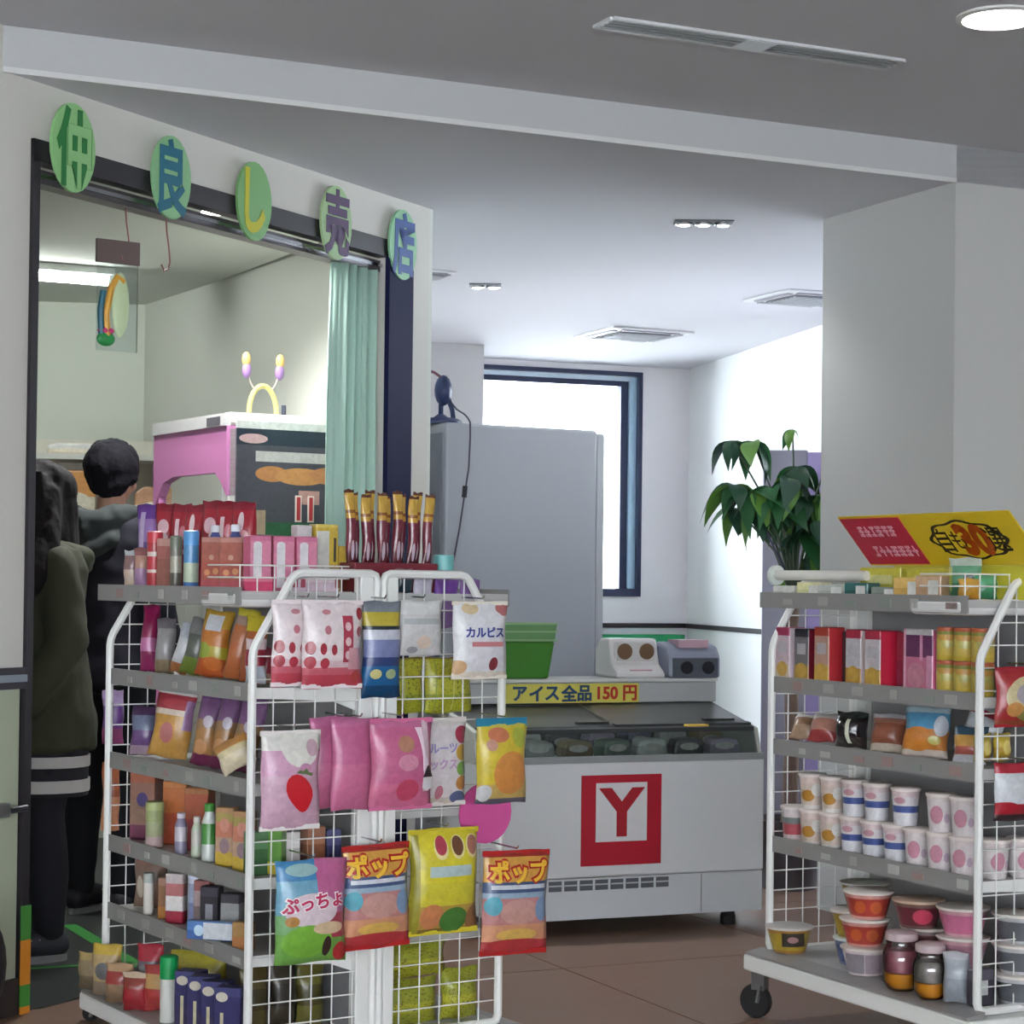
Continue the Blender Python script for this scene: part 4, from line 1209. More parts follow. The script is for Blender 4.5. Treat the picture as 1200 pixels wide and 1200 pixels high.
# pink cartons with white windows in the end tray
pkc = pr(((0, (226, 110, 146)), (.2, (224, 130, 160)), (.9, (216, 110, 150))), (('r', .34, .46, .20, .40, (226, 222, 226)), ('e', .34, .84, .20, .05, (226, 222, 226))))
for k, lb in enumerate(('leftmost pink carton with a white window in the left rack tray', 'middle pink carton with a white window in the left rack tray', 'rightmost pink carton with a white window in the left rack tray')):
    carton(KL, .052 + k * .063, .09, 1.190, .055, .135, .05, pkc, lb, rot=-4, side=mat((206, 96, 130), .4), group='pink cartons in the end tray')
carton(KL, .035, .056, 1.190, .075, .032, .03, pr(((0, (226, 60, 110)), (.7, (236, 120, 150)))), 'hot pink flat packet in the left corner of the left rack tray', rot=-4)
carton(KL, .19, .052, 1.190, .13, .045, .02, pr(((0, (206, 180, 196)), (.5, (222, 200, 206))), (('r', .06, .5, .05, .3, (170, 60, 80)), ('r', .22, .5, .05, .3, (176, 64, 84)), ('r', .95, .5, .05, .3, (160, 80, 80)))), 'pale pink flat carton along the front of the left rack tray', rot=0)
carton(KL, .205, .155, 1.190, .040, .165, .04, pr(((0, (196, 60, 100)), (.8, (212, 206, 206)))), 'pink and white carton behind the pink cartons in the tray', rot=0)
yc = carton(KL, .262, .145, 1.190, .062, .168, .045, pr(((0, (190, 150, 40)), (.35, (214, 180, 52)), (.95, (226, 200, 90))), (('r', .30, .60, .28, .30, (216, 216, 206)), ('r', .84, .62, .06, .18, (70, 60, 40)))), 'yellow carton with a white panel behind the left rack tray', rot=0)
carton(KL, .316, .15, 1.190, .034, .115, .03, pr(((0, (206, 170, 50)), (.6, (220, 184, 60)))), 'small yellow carton beside the burgundy stick packs', rot=0)
# burgundy and gold stick packs fanned in a holder
hold = tag(frus(MB(), .118, .04, .122, .044, 0, .075).build('pack_holder', mat((120, 40, 52), .4), bevel=.004), 'dark red holder under the burgundy stick packs', 'holder')
put(hold, KL, .425, .10, 1.1885, 0)
brg = pr(((0, (96, 28, 42)), (.24, (126, 40, 60)), (.62, (134, 52, 74)), (.64, (206, 150, 50)), (.70, (150, 90, 40)), (.74, (214, 166, 60)), (.95, (110, 60, 40))), (('e', .5, .25, .14, .12, (206, 180, 200)),), rough=.22, coat=.6)
ords = ('first', 'second', 'third', 'fourth', 'fifth', 'sixth', 'seventh', 'eighth', 'ninth', 'tenth', 'eleventh', 'twelfth')
for k in range(11):
    bag(KL, .318 + k * .0215, .096 + .024 * (k % 2), 1.245, .0275, .202 - .006 * (k % 3), .020, brg, f'burgundy and gold stick pack, {ords[k]} from the left in the holder', roll=(-.05 + .010 * k), seed=40 + k, group='burgundy stick packs')
round_pack(KL, .578, .08, 1.187, [(.024, 0), (.025, .06)], mat((170, 200, 210), .3), 'small teal-capped jar right of the burgundy stick packs', ([(.026, .06), (.026, .098), (.022, .10)], mat((110, 176, 176), .4)), cap='cap', name='jar', cat='jar')
# purple and dark packets behind the right half of the end frame
for k, (x, w_, c, lb) in enumerate(((.43, .05, ((24, 54, 70), (150, 110, 116)), 'dark teal packet at the top right half of the left rack end'), (.487, .055, ((206, 200, 210), (186, 180, 196)), 'white and lilac packet at the top of the left rack end'), (.555, .07, ((150, 110, 176), (110, 60, 150)), 'purple candy packet at the top right of the left rack end'), (.625, .06, ((170, 130, 186), (130, 86, 160)), 'lilac candy packet by the right corner of the left rack end'))):
    bag(KL, x, .03, 1.189 if k == 0 else 1.10, w_, .06 if k == 0 else .125, .025, pr(((0, c[0]), (.55, c[1]))), lb, seed=60 + k)

# ---------------------------------------------------------------- left rack: long side shelves
SR = -48
def pouch(y, z, w, h, m, lb, x=.07, d=.045, rot=SR, tilt=-.12, seed=0, roll=0.0, K=KL):
    return bag(K, x, y, z, w, h, d, m, lb, rot=rot, tilt=tilt, seed=seed, roll=roll)
Z = .958
pouch(.80, Z, .05, .185, pr(((0, (150, 30, 90)), (.3, (196, 110, 160)), (.5, (150, 20, 80)))), 'magenta pouch by the far post on the left rack upper shelf', seed=1)
pouch(.69, Z, .055, .15, pr(((0, (140, 120, 90)), (.25, (150, 146, 146)), (.8, (110, 104, 110)))), 'grey pouch second on the left rack upper shelf', seed=2)
pouch(.60, Z, .05, .135, pr(((0, (180, 110, 60)), (.2, (206, 206, 210)), (.7, (190, 196, 206)))), 'silver pouch third on the left rack upper shelf', seed=3, roll=.25)
pouch(.52, Z, .06, .15, pr(((0, (110, 130, 40)), (.3, (90, 94, 84)), (.7, (130, 130, 130)))), 'dark grey pouch with a green foot on the left rack upper shelf', seed=4, roll=.2)
pouch(.40, Z, .082, .172, pr(((0, (196, 84, 30)), (.28, (186, 170, 40)), (.45, (206, 120, 40)), (.72, (196, 150, 40))), (('r', .45, .80, .26, .12, (206, 206, 214)), ('e', .25, .38, .22, .12, (150, 170, 50)), ('e', .6, .2, .3, .1, (214, 110, 40)))), 'orange pouch with a white label on the left rack upper shelf', seed=5, roll=.12)
pouch(.26, Z, .06, .18, pr(((0, (190, 100, 50)), (.5, (196, 110, 60)), (.75, (170, 140, 130)), (.88, (206, 190, 50)))), 'narrow orange pouch with a yellow top on the left rack upper shelf', seed=6, roll=.2)
pouch(.165, Z, .06, .165, pr(((0, (176, 90, 50)), (.6, (190, 100, 50)), (.75, (206, 186, 40)))), 'second orange pouch with a yellow top, nearer the front post', seed=7, roll=.1)
pouch(.075, Z, .05, .09, pr(((0, (190, 150, 130)), (.3, (170, 50, 70)), (.8, (190, 70, 90)))), 'small red pouch beside the near post on the left rack upper shelf', seed=8)
Z = .728
bag(KL, .03, .945, .755, .06, .15, .045, pr(((0, (150, 60, 110)), (.3, (110, 60, 140)), (.7, (180, 150, 200)))), 'purple shiny bag hanging outside the far post of the left rack', rot=-35, seed=9)
pouch(.83, Z, .075, .135, pr(((0, (180, 150, 170)), (.2, (110, 70, 130)), (.5, (110, 120, 150)), (.8, (80, 50, 90)))), 'purple and grey bag at the far end of the second shelf of the left rack', seed=10)
pouch(.66, Z, .115, .195, pr(((0, (206, 150, 66)), (.30, (206, 146, 56)), (.58, (220, 200, 180)), (.66, (180, 50, 66)), (.86, (222, 220, 214))), (('e', .45, .34, .16, .14, (196, 110, 110)), ('e', .55, .74, .32, .07, (196, 70, 80)), ('r', .9, .6, .10, .2, (170, 120, 170)))), 'golden snack pouch with a red and white top on the left rack second shelf', seed=11, roll=.12)
gp = lambda s: pr(((0, (120, 40, 80)), (.16, (176, 120, 60)), (.5, (160, 120, 80)), (.62, (126, 84, 130)), (.9, (110, 66, 120))), (('e', .4, .25 + s, .3, .10, (214, 150, 96)), ('e', .6, .6, .2, .08, (190, 176, 190))))
pouch(.44, Z, .065, .19, gp(0), 'gold and purple pouch left of three on the second shelf of the left rack', seed=12, roll=.12)
pouch(.325, Z, .062, .195, gp(.04), 'gold and purple pouch in the middle of three on the second shelf', seed=13, roll=.12)
pouch(.205, Z, .072, .19, gp(.08), 'gold and purple pouch nearest the front post on the second shelf', seed=14, roll=.16)
pouch(.10, Z + .005, .095, .075, pr(((0, (226, 210, 176)), (.5, (214, 196, 150)), (.7, (206, 140, 60)))), 'beige and orange packet leaning out at the near end of the second shelf', seed=15, roll=-.5, x=.02)
Z = .501
bag(KL, .025, .94, .515, .05, .19, .04, pr(((0, (206, 130, 90)), (.5, (170, 80, 40)), (.6, (190, 96, 50)))), 'orange bag hanging outside the far post at the third shelf', rot=-35, seed=16)
carton(KL, .09, .84, Z, .075, .195, .06, pr(((0, (120, 50, 80)), (.2, (150, 110, 90)), (.55, (150, 100, 84)), (.8, (176, 90, 60))), (('e', .5, .56, .22, .10, (70, 50, 120)),)), 'brown carton with a purple badge at the far end of the third shelf', rot=SR)
carton(KL, .12, .695, Z, .07, .17, .05, pr(((0, (196, 80, 50)), (.5, (206, 110, 50)), (.9, (214, 130, 66)))), 'bright orange carton on the third shelf of the left rack', rot=SR)
round_pack(KL, .035, .655, Z, [(.022, 0), (.024, .005), (.024, .10)], pr(((0, (200, 170, 170)), (.3, (170, 176, 130)), (.7, (160, 170, 110)))), 'pale green tube in front of the orange carton', ([(.0245, .10), (.0245, .12), (.02, .122)], mat((170, 180, 120), .4)), cap='cap', name='candy_tube', cat='candy tube')
carton(KL, .12, .555, Z, .068, .165, .05, pr(((0, (190, 60, 70)), (.5, (186, 84, 50)), (.9, (180, 110, 60)))), 'red and orange carton beside the bright orange carton', rot=SR)
for k, (y, r_, h_, c1, c2, lb) in enumerate(((.505, .017, .105, (200, 190, 200), (140, 130, 160), 'white and lilac bottle on the third shelf'), (.405, .015, .105, (206, 200, 190), (196, 206, 180), 'slim white bottle in the middle of the third shelf'), (.33, .02, .145, (70, 150, 60), (210, 216, 210), 'green and white bottle on the third shelf'))):
    round_pack(KL, .045, y, Z, [(r_, 0), (r_, h_ * .7), (r_ * .6, h_ * .85), (r_ * .6, h_ * .9)], pr(((0, c2), (.35, c1), (.75, c2))), lb, ([(r_ * .66, h_ * .88), (r_ * .66, h_), (r_ * .5, h_ * 1.02)], mat(c1, .4)), cap='cap', name='bottle', cat='bottle', n=14)
for k, (y, lb) in enumerate(((.235, 'orange and yellow pack, further of two at the near end of the third shelf'), (.135, 'orange and yellow pack beside the near post on the third shelf'))):
    carton(KL, .05, y, Z, .05, .148, .035, pr(((0, (206, 170, 40)), (.25, (190, 150, 120)), (.5, (206, 120, 90)), (.75, (170, 150, 70)), (.9, (190, 140, 90))), (('e', .5, .35, .26, .13, (150, 120, 130)), ('e', .5, .7, .26, .12, (216, 140, 120)))), lb, rot=SR)
carton(KL, .10, .06, Z, .04, .15, .035, pr(((0, (206, 186, 30)), (.2, (90, 150, 50)))), 'green and yellow carton tucked behind the near post on the third shelf', rot=SR)
Z = .316
bag(KL, .09, .80, Z, .10, .15, .06, pr(((0, (150, 116, 96)), (.5, (140, 110, 96)), (.8, (160, 110, 100))), (('e', .3, .4, .1, .2, (206, 190, 170)),)), 'brown crinkled bag at the far end of the fourth shelf', rot=SR, seed=17)
round_pack(KL, .04, .70, Z, [(.014, 0), (.014, .085)], mat((216, 208, 200), .4), 'small white tube on the fourth shelf', ([(.0145, .085), (.0145, .11), (.01, .112)], mat((170, 176, 170), .4)), cap='cap', name='candy_tube', cat='candy tube', n=12)
carton(KL, .06, .61, Z, .05, .11, .035, pr(((0, (190, 120, 50)), (.3, (150, 104, 70)), (.8, (176, 130, 110)))), 'tan carton on the fourth shelf', rot=SR)
carton(KL, .05, .54, Z, .05, .13, .03, pr(((0, (190, 40, 70)), (.25, (226, 220, 216)), (.55, (190, 110, 110)), (.8, (206, 190, 190)))), 'pink, white and red carton on the fourth shelf', rot=SR)
round_pack(KL, .07, .465, Z, [(.019, 0), (.019, .125)], pr(((0, (130, 140, 190)), (.5, (170, 180, 214)), (.9, (226, 230, 250)))), 'pale blue-white tube on the fourth shelf', ([(.0195, .125), (.0195, .15), (.015, .152)], mat((226, 230, 250), .3)), cap='cap', name='candy_tube', cat='candy tube', n=14)
carton(KL, .06, .39, Z, .045, .13, .03, pr(((0, (130, 110, 110)), (.5, (176, 150, 150)), (.8, (160, 90, 90)))), 'grey and rose carton on the fourth shelf', rot=SR)
carton(KL, .05, .32, Z, .05, .125, .035, pr(((0, (40, 36, 48)), (.8, (60, 54, 70))), (('r', .5, .45, .2, .2, (150, 150, 160)),)), 'black carton on the fourth shelf', rot=SR)
carton(KL, .06, .22, Z, .05, .12, .035, pr(((0, (110, 116, 120)), (.4, (150, 150, 150)), (.8, (60, 56, 66)))), 'grey carton behind the blue box on the fourth shelf', rot=SR)
carton(KL, .0, .20, Z + .0125, .13, .045, .03, pr(((0, (60, 100, 170)), (.5, (80, 130, 200))), (('r', .66, .5, .32, .45, (206, 210, 216)), ('e', .25, .5, .1, .3, (190, 220, 240)))), 'flat blue and white box at the near end of the fourth shelf', rot=SR)
carton(KL, .03, .09, Z, .05, .07, .03, pr(((0, (190, 120, 60)), (.5, (176, 130, 70)))), 'small orange-brown carton at the near end of the fourth shelf', rot=SR)
# base level goods
bag(KL, -.035, .905, .088, .085, .10, .05, pr(((0, (120, 104, 80)), (.4, (150, 130, 96)), (.8, (176, 150, 90)))), 'dull gold packet at the far corner of the left rack base', rot=SR, seed=31)
bag(KL, -.04, .70, .088, .08, .105, .05, pr(((0, (150, 120, 90)), (.5, (170, 60, 56)), (.8, (190, 150, 110)))), 'tan and red packet in front on the left rack base', rot=SR, seed=32)
bag(KL, -.04, .585, .088, .075, .10, .05, pr(((0, (170, 40, 48)), (.6, (150, 60, 50)), (.85, (206, 180, 150)))), 'dark red packet in front on the left rack base', rot=SR, seed=33)
Z = .093
round_pack(KL, .09, .62, Z, [(.03, 0), (.032, .004), (.032, .085), (.02, .10)], mat((216, 130, 40), .4), 'orange round jar on the base of the left rack', ([(.024, .10), (.024, .125), (.02, .127)], mat((206, 116, 30), .4)), cap='cap', name='jar', cat='jar')
bag(KL, -.035, .80, .088, .085, .14, .05, pr(((0, (150, 130, 110)), (.3, (190, 160, 110)), (.8, (206, 170, 60))), (('e', .5, .5, .28, .16, (110, 110, 110)),)), 'tan and yellow bag standing at the far front of the left rack base', rot=SR, seed=18)
bag(KL, .03, .66, .094, .075, .15, .045, pr(((0, (170, 40, 50)), (.4, (110, 100, 110)), (.7, (186, 40, 60))), (('e', .4, .5, .26, .16, (130, 126, 130)),)), 'red bag with a grey picture on the left rack base', rot=SR, seed=19)
bag(KL, .0, .53, .093, .08, .12, .045, pr(((0, (190, 60, 60)), (.5, (196, 150, 90)), (.8, (186, 60, 60)))), 'red and tan bag beside the green-capped tube', rot=SR, seed=20)
round_pack(KL, -.02, .42, .088, [(.022, 0), (.0225, .11)], mat((206, 206, 200), .35), 'white tube with a bright green cap on the left rack base', ([(.0235, .11), (.0235, .165), (.019, .168)], mat((20, 150, 80), .35)), cap='cap', name='candy_tube', cat='candy tube')
bag(KL, .10, .50, Z, .16, .15, .05, pr(((0, (170, 150, 40)), (.6, (190, 176, 50)))), 'olive yellow sack behind the green-capped tube', rot=SR, seed=23)
nav = pr(((0, (50, 40, 90)), (.4, (44, 40, 100)), (.85, (60, 60, 120))), (('r', .3, .3, .06, .28, (200, 190, 150)), ('e', .3, .84, .22, .08, (206, 196, 176))))
for k in range(4):
    carton(KL, -.005, .315 - k * .078, .090, .07, .145, .05, nav, ('navy carton with a pale stripe on the left rack base, furthest of four', 'navy carton with a pale stripe on the left rack base, second of four', 'navy carton with a pale stripe on the left rack base, third of four', 'navy carton with a pale stripe on the left rack base, by the near post')[k], rot=SR, group='navy cartons')
round_pack(KL, .22, .24, Z, [(.03, 0), (.03, .11)], mat((60, 90, 80), .4), 'dark green tub behind the navy cartons', ([(.031, .11), (.031, .135), (.026, .137)], mat((40, 130, 90), .4)), cap='cap', name='jar', cat='jar')

# ---------------------------------------------------------------- right rack: top shelf
Z = 1.188
# slanting header board, red and yellow, leaning out over the shelf
hb_ = thing('header_board', 'slanting yellow and red printed header board on top of the right rack', 'sign', KR(.10, 0, 1.275), KR.a - math.pi / 2)
# local x runs towards the near end, the board leans out over the shelf front
def board_pt(x, s):
    return (x, -.085 * s, .13 * s)
def board_quad(x0, x1, s0, s1, m, name, off=0.0, sl=.04):
    n = Vector((0, -.13, -.085)).normalized() * off
    pts = [Vector(board_pt(x0 - sl * s0, s0)), Vector(board_pt(x1 - sl * s0, s0)), Vector(board_pt(x1 - sl * s1, s1)), Vector(board_pt(x0 - sl * s1, s1))]
    back = Vector((0, .13, .085)).normalized() * .004
    q = MB()
    vs_ = [p + n for p in pts] + [p + n + back for p in pts]
    q.add(vs_, [(0, 1, 2, 3), (7, 6, 5, 4), (0, 4, 5, 1), (1, 5, 6, 2), (2, 6, 7, 3), (3, 7, 4, 0)])
    return q.build(name, m, hb_)
yel_m, red_m = mat((218, 186, 36), .4, grain=.03), mat((184, 36, 62), .4, grain=.03)
board_quad(-.575, .12, 0, 1, yel_m, 'yellow_board')
board_quad(-.570, -.315, .04, .96, red_m, 'red_field', .002)
def board_text(s_, size, m, x, s, bold=.03, off=.003, sx=1.0):
    me = text_mesh(s_, size, bold, .0004, sx).copy()
    me.materials.clear(); me.materials.append(m)
    n = Vector((0, -.13, -.085)).normalized() * off
    L_ = math.hypot(.085, .13)
    for v in me.vertices:
        ss = s + v.co.z / L_
        p_ = Vector(board_pt(x + v.co.x - .04 * ss, ss)) + n
        v.co = p_
    return ob('lettering', me, hb_)
ring = [(.145 * math.cos(a) * (1 + .06 * math.cos(8 * a)), .5 + .36 * math.sin(a) * (1 + .06 * math.cos(8 * a))) for a in [2 * math.pi * k / 48 for k in range(48)]]
def board_blob(scale, m, off, name):
    n = Vector((0, -.13, -.085)).normalized() * off
    vs_ = [Vector(board_pt(-.095 - .04 * .5, .5)) + n]
    for x, s in ring:
        s2 = .5 + (s - .5) * scale
        vs_.append(Vector(board_pt(-.095 + x * scale - .04 * s2, s2)) + n)
    me = bpy.data.meshes.new(name)
    me.from_pydata([v[:] for v in vs_], [], [(0, 1 + (k + 1) % 48, 1 + k) for k in range(48)])
    me.materials.append(m)
    ob(name, me, hb_)
board_blob(1.0, mat((52, 44, 30), .5), .0022, 'cloud_outline')
board_blob(.90, yel_m, .0028, 'cloud_field')
board_text('自', .075, mat((70, 66, 40), .5), -.190, .5, .012, .0036)
board_text('も', .06, mat((96, 66, 40), .5), -.135, .5, .012, .0036)
board_text('30', .115, mat((214, 96, 24), .5), -.070, .5, .06, .0036)
board_text('選', .078, mat((62, 58, 36), .5), .012, .5, .012, .0036)
rs_ = random.Random(3)
pale = mat((214, 150, 164), .5)
for x0, x1, s0, hgt in ((-.545, -.40, .70, .20), (-.52, -.345, .30, .20)):     # two lines of small lettering too blurred to read
    x = x0
    while x < x1:
        w_ = rs_.uniform(.014, .022)
        for q_ in range(3):
            if rs_.random() < .8:
                sl_ = s0 - hgt / 2 + q_ * hgt / 2.6
                board_quad(x + .04 * sl_, x + w_ + .04 * sl_, sl_, sl_ + .045, pale, 'letter_stroke', .0036, .04)
        board_quad(x + w_ * .4 + .04 * s0, x + w_ * .6 + .04 * s0, s0 - hgt / 2, s0 + hgt / 2, pale, 'letter_stroke', .0034, .04)
        x += w_ + .008
MB().box(-.50, .05, .020, .026, -.086, .0).build('support_strip', mat((206, 198, 60), .5), hb_)
# rolled tube at the far end
rt_ = thing('rolled_tube', 'white rolled tube lying at the far end of the right rack top', 'tube', KR(.0, .84, 1.247), KR.a)
MB().tube([(0, .04, 0), (.06, -.30, 0)], .014, 12).build('tube_body', mat((214, 212, 204), .5), rt_, smooth=True)
MB().tube([(0, .052, 0), (0.002, .038, 0)], .028, 16).build('end_disc', mat((206, 214, 206), .35), rt_, smooth=True)
flat = (((206, 206, 196), 'pale'), ((216, 214, 150), 'pale yellow'), ((176, 180, 170), 'grey'), ((34, 96, 90), 'dark green'), ((120, 130, 120), 'olive grey'), ((206, 160, 70), 'orange striped'), ((190, 150, 110), 'tan'))
ypos = (.86, .74, .64, .52, .40, .305, .215)
for k, (c, cn) in enumerate(flat):
    carton(KR, .03, ypos[k], Z, .085, (.03, .04, .035, .04, .03, .055, .06)[k], .05, pr(((0, c), (.5, tuple(min(255, v + 20) for v in c))), (('r', .7, .5, .2, .3, (222, 222, 216)),)), f'{cn} flat packet lying on the right rack top, {ords[k]} from the far end', rot=-80 + 6 * (k % 3))
for k, y in enumerate((.50, .30)):
    carton(KR, .085, y, Z, .17, .082, .025, pr(((0, (190, 186, 40)), (.6, (216, 206, 60))), (('r', .5, .6, .3, .15, (226, 220, 140)),)), ('yellow-green carton under the header board, further one', 'yellow-green carton under the header board, nearer one')[k], rot=-88)
bag(KR, .05, .12, Z, .085, .105, .05, pr(((0, (60, 130, 90)), (.4, (96, 160, 120)), (.8, (190, 206, 190))), (('e', .7, .5, .14, .14, (40, 50, 56)), ('e', .12, .5, .08, .3, (206, 216, 70)))), 'green foil bag on the right rack top beside the end tray', rot=-60, seed=70)
for k, (x, c, h_, lb) in enumerate(((.03, (210, 150, 40), .05, 'small orange tub in the right rack end tray'), (.085, (60, 150, 100), .06, 'green packet in the right rack end tray'), (.15, (40, 120, 90), .07, 'dark green packet at the right of the right rack end tray'))):
    bag(KR, x, .08, 1.191, .06, h_, .03, pr(((0, c), (.6, tuple(min(255, v + 25) for v in c)))), lb, rot=-10, seed=71 + k)
round_pack(KR, .20, .16, 1.191, [(.034, 0), (.042, .07)], pr(((0, (120, 180, 120)), (.5, (206, 212, 196)))), 'white and green lidded cup at the back of the right rack end tray', ([(.044, .0705), (.044, .082), (.038, .085)], mat((216, 220, 206), .4)), name='cup', cat='cup')

# right rack, upper shelf: tall snack cartons and stacked yellow cans
Z = .951
def snack(y, c_top, c_mid, c_low, cs, lb, w=.068, h=.148, d=.055):
    carton(KR, .04, y, Z, w, h, d, pr(((0, c_low), (.32, c_mid), (.84, c_top)), (('e', .5, .22, .38, .14, (206, 160, 60)), ('r', .5, .62, .30, .10, (190, 184, 190)))), lb, rot=-90, side=mat(cs, .4))
snack(.868, (176, 50, 90), (206, 180, 190), (206, 190, 170), (214, 200, 206), 'white and rose snack carton at the far end of the right rack upper shelf', h=.15)
snack(.775, (40, 36, 50), (120, 116, 120), (176, 140, 60), (116, 24, 44), 'black and gold snack carton with a dark red side on the upper shelf')
snack(.680, (186, 60, 44), (196, 150, 130), (206, 160, 66), (190, 50, 56), 'orange and gold snack carton with a red side on the upper shelf', h=.155)
carton(KR, .07, .605, Z, .05, .145, .05, pr(((0, (50, 26, 40)), (.5, (44, 22, 36)))), 'very dark maroon block standing in for the dark gap on the upper shelf', side=mat((44, 20, 34), .4))  # near-black block stands in for the shade in the gap between cartons
snack(.535, (186, 40, 66), (196, 190, 196), (190, 140, 50), (206, 200, 196), 'white and gold snack carton with a red top on the upper shelf', h=.152)
snack(.440, (190, 44, 70), (206, 196, 200), (206, 160, 70), (186, 34, 60), 'white and gold snack carton with a bright red side on the upper shelf', h=.152, d=.07)
carton(KR, .07, .365, Z, .05, .15, .05, pr(((0, (150, 24, 60)), (.5, (170, 30, 60)))), 'crimson carton beside the pink box stack', side=mat((150, 20, 56), .4))
pkx = carton(KR, .05, .275, Z, .12, .160, .05, pr(((0, (206, 110, 140)), (.55, (110, 50, 96)), (.90, (206, 200, 200))), (('r', .05, .5, .05, .5, (236, 170, 196)), ('r', .62, .70, .05, .2, (226, 150, 184)), ('e', .45, .26, .3, .2, (206, 130, 150)), ('r', .9, .3, .1, .28, (220, 150, 180)))), 'pink box with dark windows and a white top on the right rack upper shelf', side=mat((206, 100, 140), .4))
can_m = pr(((0, (200, 170, 50)), (.16, (206, 176, 70)), (.4, (190, 180, 90)), (.62, (206, 150, 60)), (.8, (130, 140, 50)), (.9, (186, 90, 50))), (('e', .35, .45, .3, .25, (206, 186, 80)),))
for r_ in range(2):
    for k in range(3):
        round_pack(KR, .05, .185 - k * .068, Z + r_ * .084, [(.027, 0), (.029, .003), (.029, .078), (.027, .081)], can_m, f'yellow snack can, {("bottom", "top")[r_]} row, {("furthest", "middle", "nearest")[k]} of three on the right rack', ([(.0285, .078), (.0285, .083), (.024, .0835)], mat((170, 80, 50), .4)), name='snack_can', cat='can', group='yellow snack cans on the right rack')

# right rack, second shelf: bread and snack pouches lying and leaning
Z = .776
bag(KR, .08, .87, Z + .006, .075, .085, .05, pr(((0, (176, 140, 110)), (.4, (150, 110, 80)), (.7, (206, 196, 186)))), 'brown and white bread pouch at the far end of the right rack second shelf', rot=-60, tilt=-.7, seed=80)
bag(KR, .07, .76, Z + .006, .085, .09, .05, pr(((0, (176, 60, 60)), (.3, (206, 140, 120)), (.7, (216, 206, 200)))), 'salmon pink and white pouch on the second shelf of the right rack', rot=-60, tilt=-.6, seed=81)
bag(KR, .07, .62, Z, .095, .098, .075, pr(((0, (60, 50, 46)), (.3, (40, 34, 38)), (.8, (50, 60, 56))), (('r', .55, .45, .06, .32, (226, 224, 200)),), rough=.12, coat=.8), 'glossy black pouch with a white stripe on the second shelf of the right rack', rot=-65, tilt=-.12, seed=82)
bag(KR, .07, .46, Z, .10, .105, .06, pr(((0, (206, 190, 170)), (.2, (150, 80, 54)), (.7, (170, 110, 90)), (.85, (200, 200, 206)))), 'brown bread pouch in the middle of the second shelf of the right rack', rot=-60, tilt=-.3, seed=83)
bag(KR, .06, .29, Z, .125, .135, .06, pr(((0, (206, 190, 176)), (.15, (214, 130, 50)), (.52, (80, 150, 190)), (.85, (170, 190, 200))), (('e', .4, .34, .34, .22, (220, 130, 40)), ('e', .85, .6, .12, .2, (206, 210, 220)), ('e', .75, .32, .12, .08, (200, 190, 90)))), 'blue bag with an orange picture on the second shelf of the right rack', rot=-60, tilt=-.25, seed=84)
bag(KR, .10, .15, Z, .10, .135, .05, pr(((0, (190, 190, 196)), (.5, (206, 210, 216)), (.75, (190, 50, 70)), (.86, (216, 216, 220)))), 'white bag with a red band behind the blue bag', rot=-55, tilt=-.2, roll=.35, seed=85)
bag(KR, .04, .085, Z, .085, .095, .05, pr(((0, (206, 206, 212)), (.25, (176, 80, 70)), (.45, (206, 150, 60)), (.75, (60, 96, 120)))), 'orange and teal bag at the near end of the second shelf of the right rack', rot=-55, tilt=-.2, seed=86)

# right rack, third shelf: two layers of instant cups
Z = .501
cup_prof = [(.029, 0), (.030, .004), (.0365, .088)]
lid_prof = [(.039, .0885), (.040, .091), (.040, .096), (.037, .098)]
lidm = mat((226, 214, 208), .4)
kinds = {'orange': pr(((0, (222, 214, 210)), (.12, (216, 196, 180)), (.80, (224, 200, 192))), (('e', .36, .42, .26, .18, (190, 130, 40)), ('e', .7, .6, .2, .2, (226, 222, 216)))),
         'blue': pr(((0, (222, 220, 224)), (.38, (70, 90, 160)), (.58, (222, 214, 216)), (.84, (220, 196, 196))), (('e', .3, .74, .2, .1, (206, 150, 160)),)),
         'pink': pr(((0, (224, 214, 214)), (.85, (224, 210, 208))), (('e', .35, .5, .22, .26, (210, 140, 160)), ('e', .7, .4, .1, .14, (196, 170, 190)))),
         'red': pr(((0, (216, 200, 200)), (.2, (196, 80, 90)), (.55, (120, 130, 130)), (.75, (220, 206, 206))))}
def cups(layer, spec):
    for y, kd, lb in spec:
        round_pack(KR, .055, y, Z + layer * .099, cup_prof, kinds[kd], lb, (lid_prof, lidm), name='instant_cup', cat='cup', group='instant cups on the right rack', rot=-40)
cups(0, ((.862, 'red', 'red and grey instant cup at the far end of the bottom cup row'), (.772, 'orange', 'orange-print instant cup in the bottom cup row, further one'), (.678, 'orange', 'orange-print instant cup in the bottom cup row, nearer one'), (.583, 'blue', 'blue-band instant cup in the bottom cup row, first of three'), (.488, 'blue', 'blue-band instant cup in the bottom cup row, second of three'), (.393, 'blue', 'blue-band instant cup in the bottom cup row, third of three'), (.303, 'pink', 'pink-print instant cup in the bottom cup row, first of three'), (.212, 'pink', 'pink-print instant cup in the bottom cup row, second of three'), (.122, 'pink', 'pink-print instant cup in the bottom cup row, by the near post')))
cups(1, ((.775, 'orange', 'orange-print instant cup in the top cup row, further one'), (.675, 'orange', 'orange-print instant cup in the top cup row, nearer one'), (.578, 'blue', 'blue-band instant cup in the top cup row, first of three'), (.480, 'blue', 'blue-band instant cup in the top cup row, second of three'), (.357, 'blue', 'blue-band instant cup in the top cup row, third of three'), (.212, 'pink', 'pink-print instant cup in the top cup row, further one'), (.118, 'pink', 'pink-print instant cup in the top cup row, by the near post')))
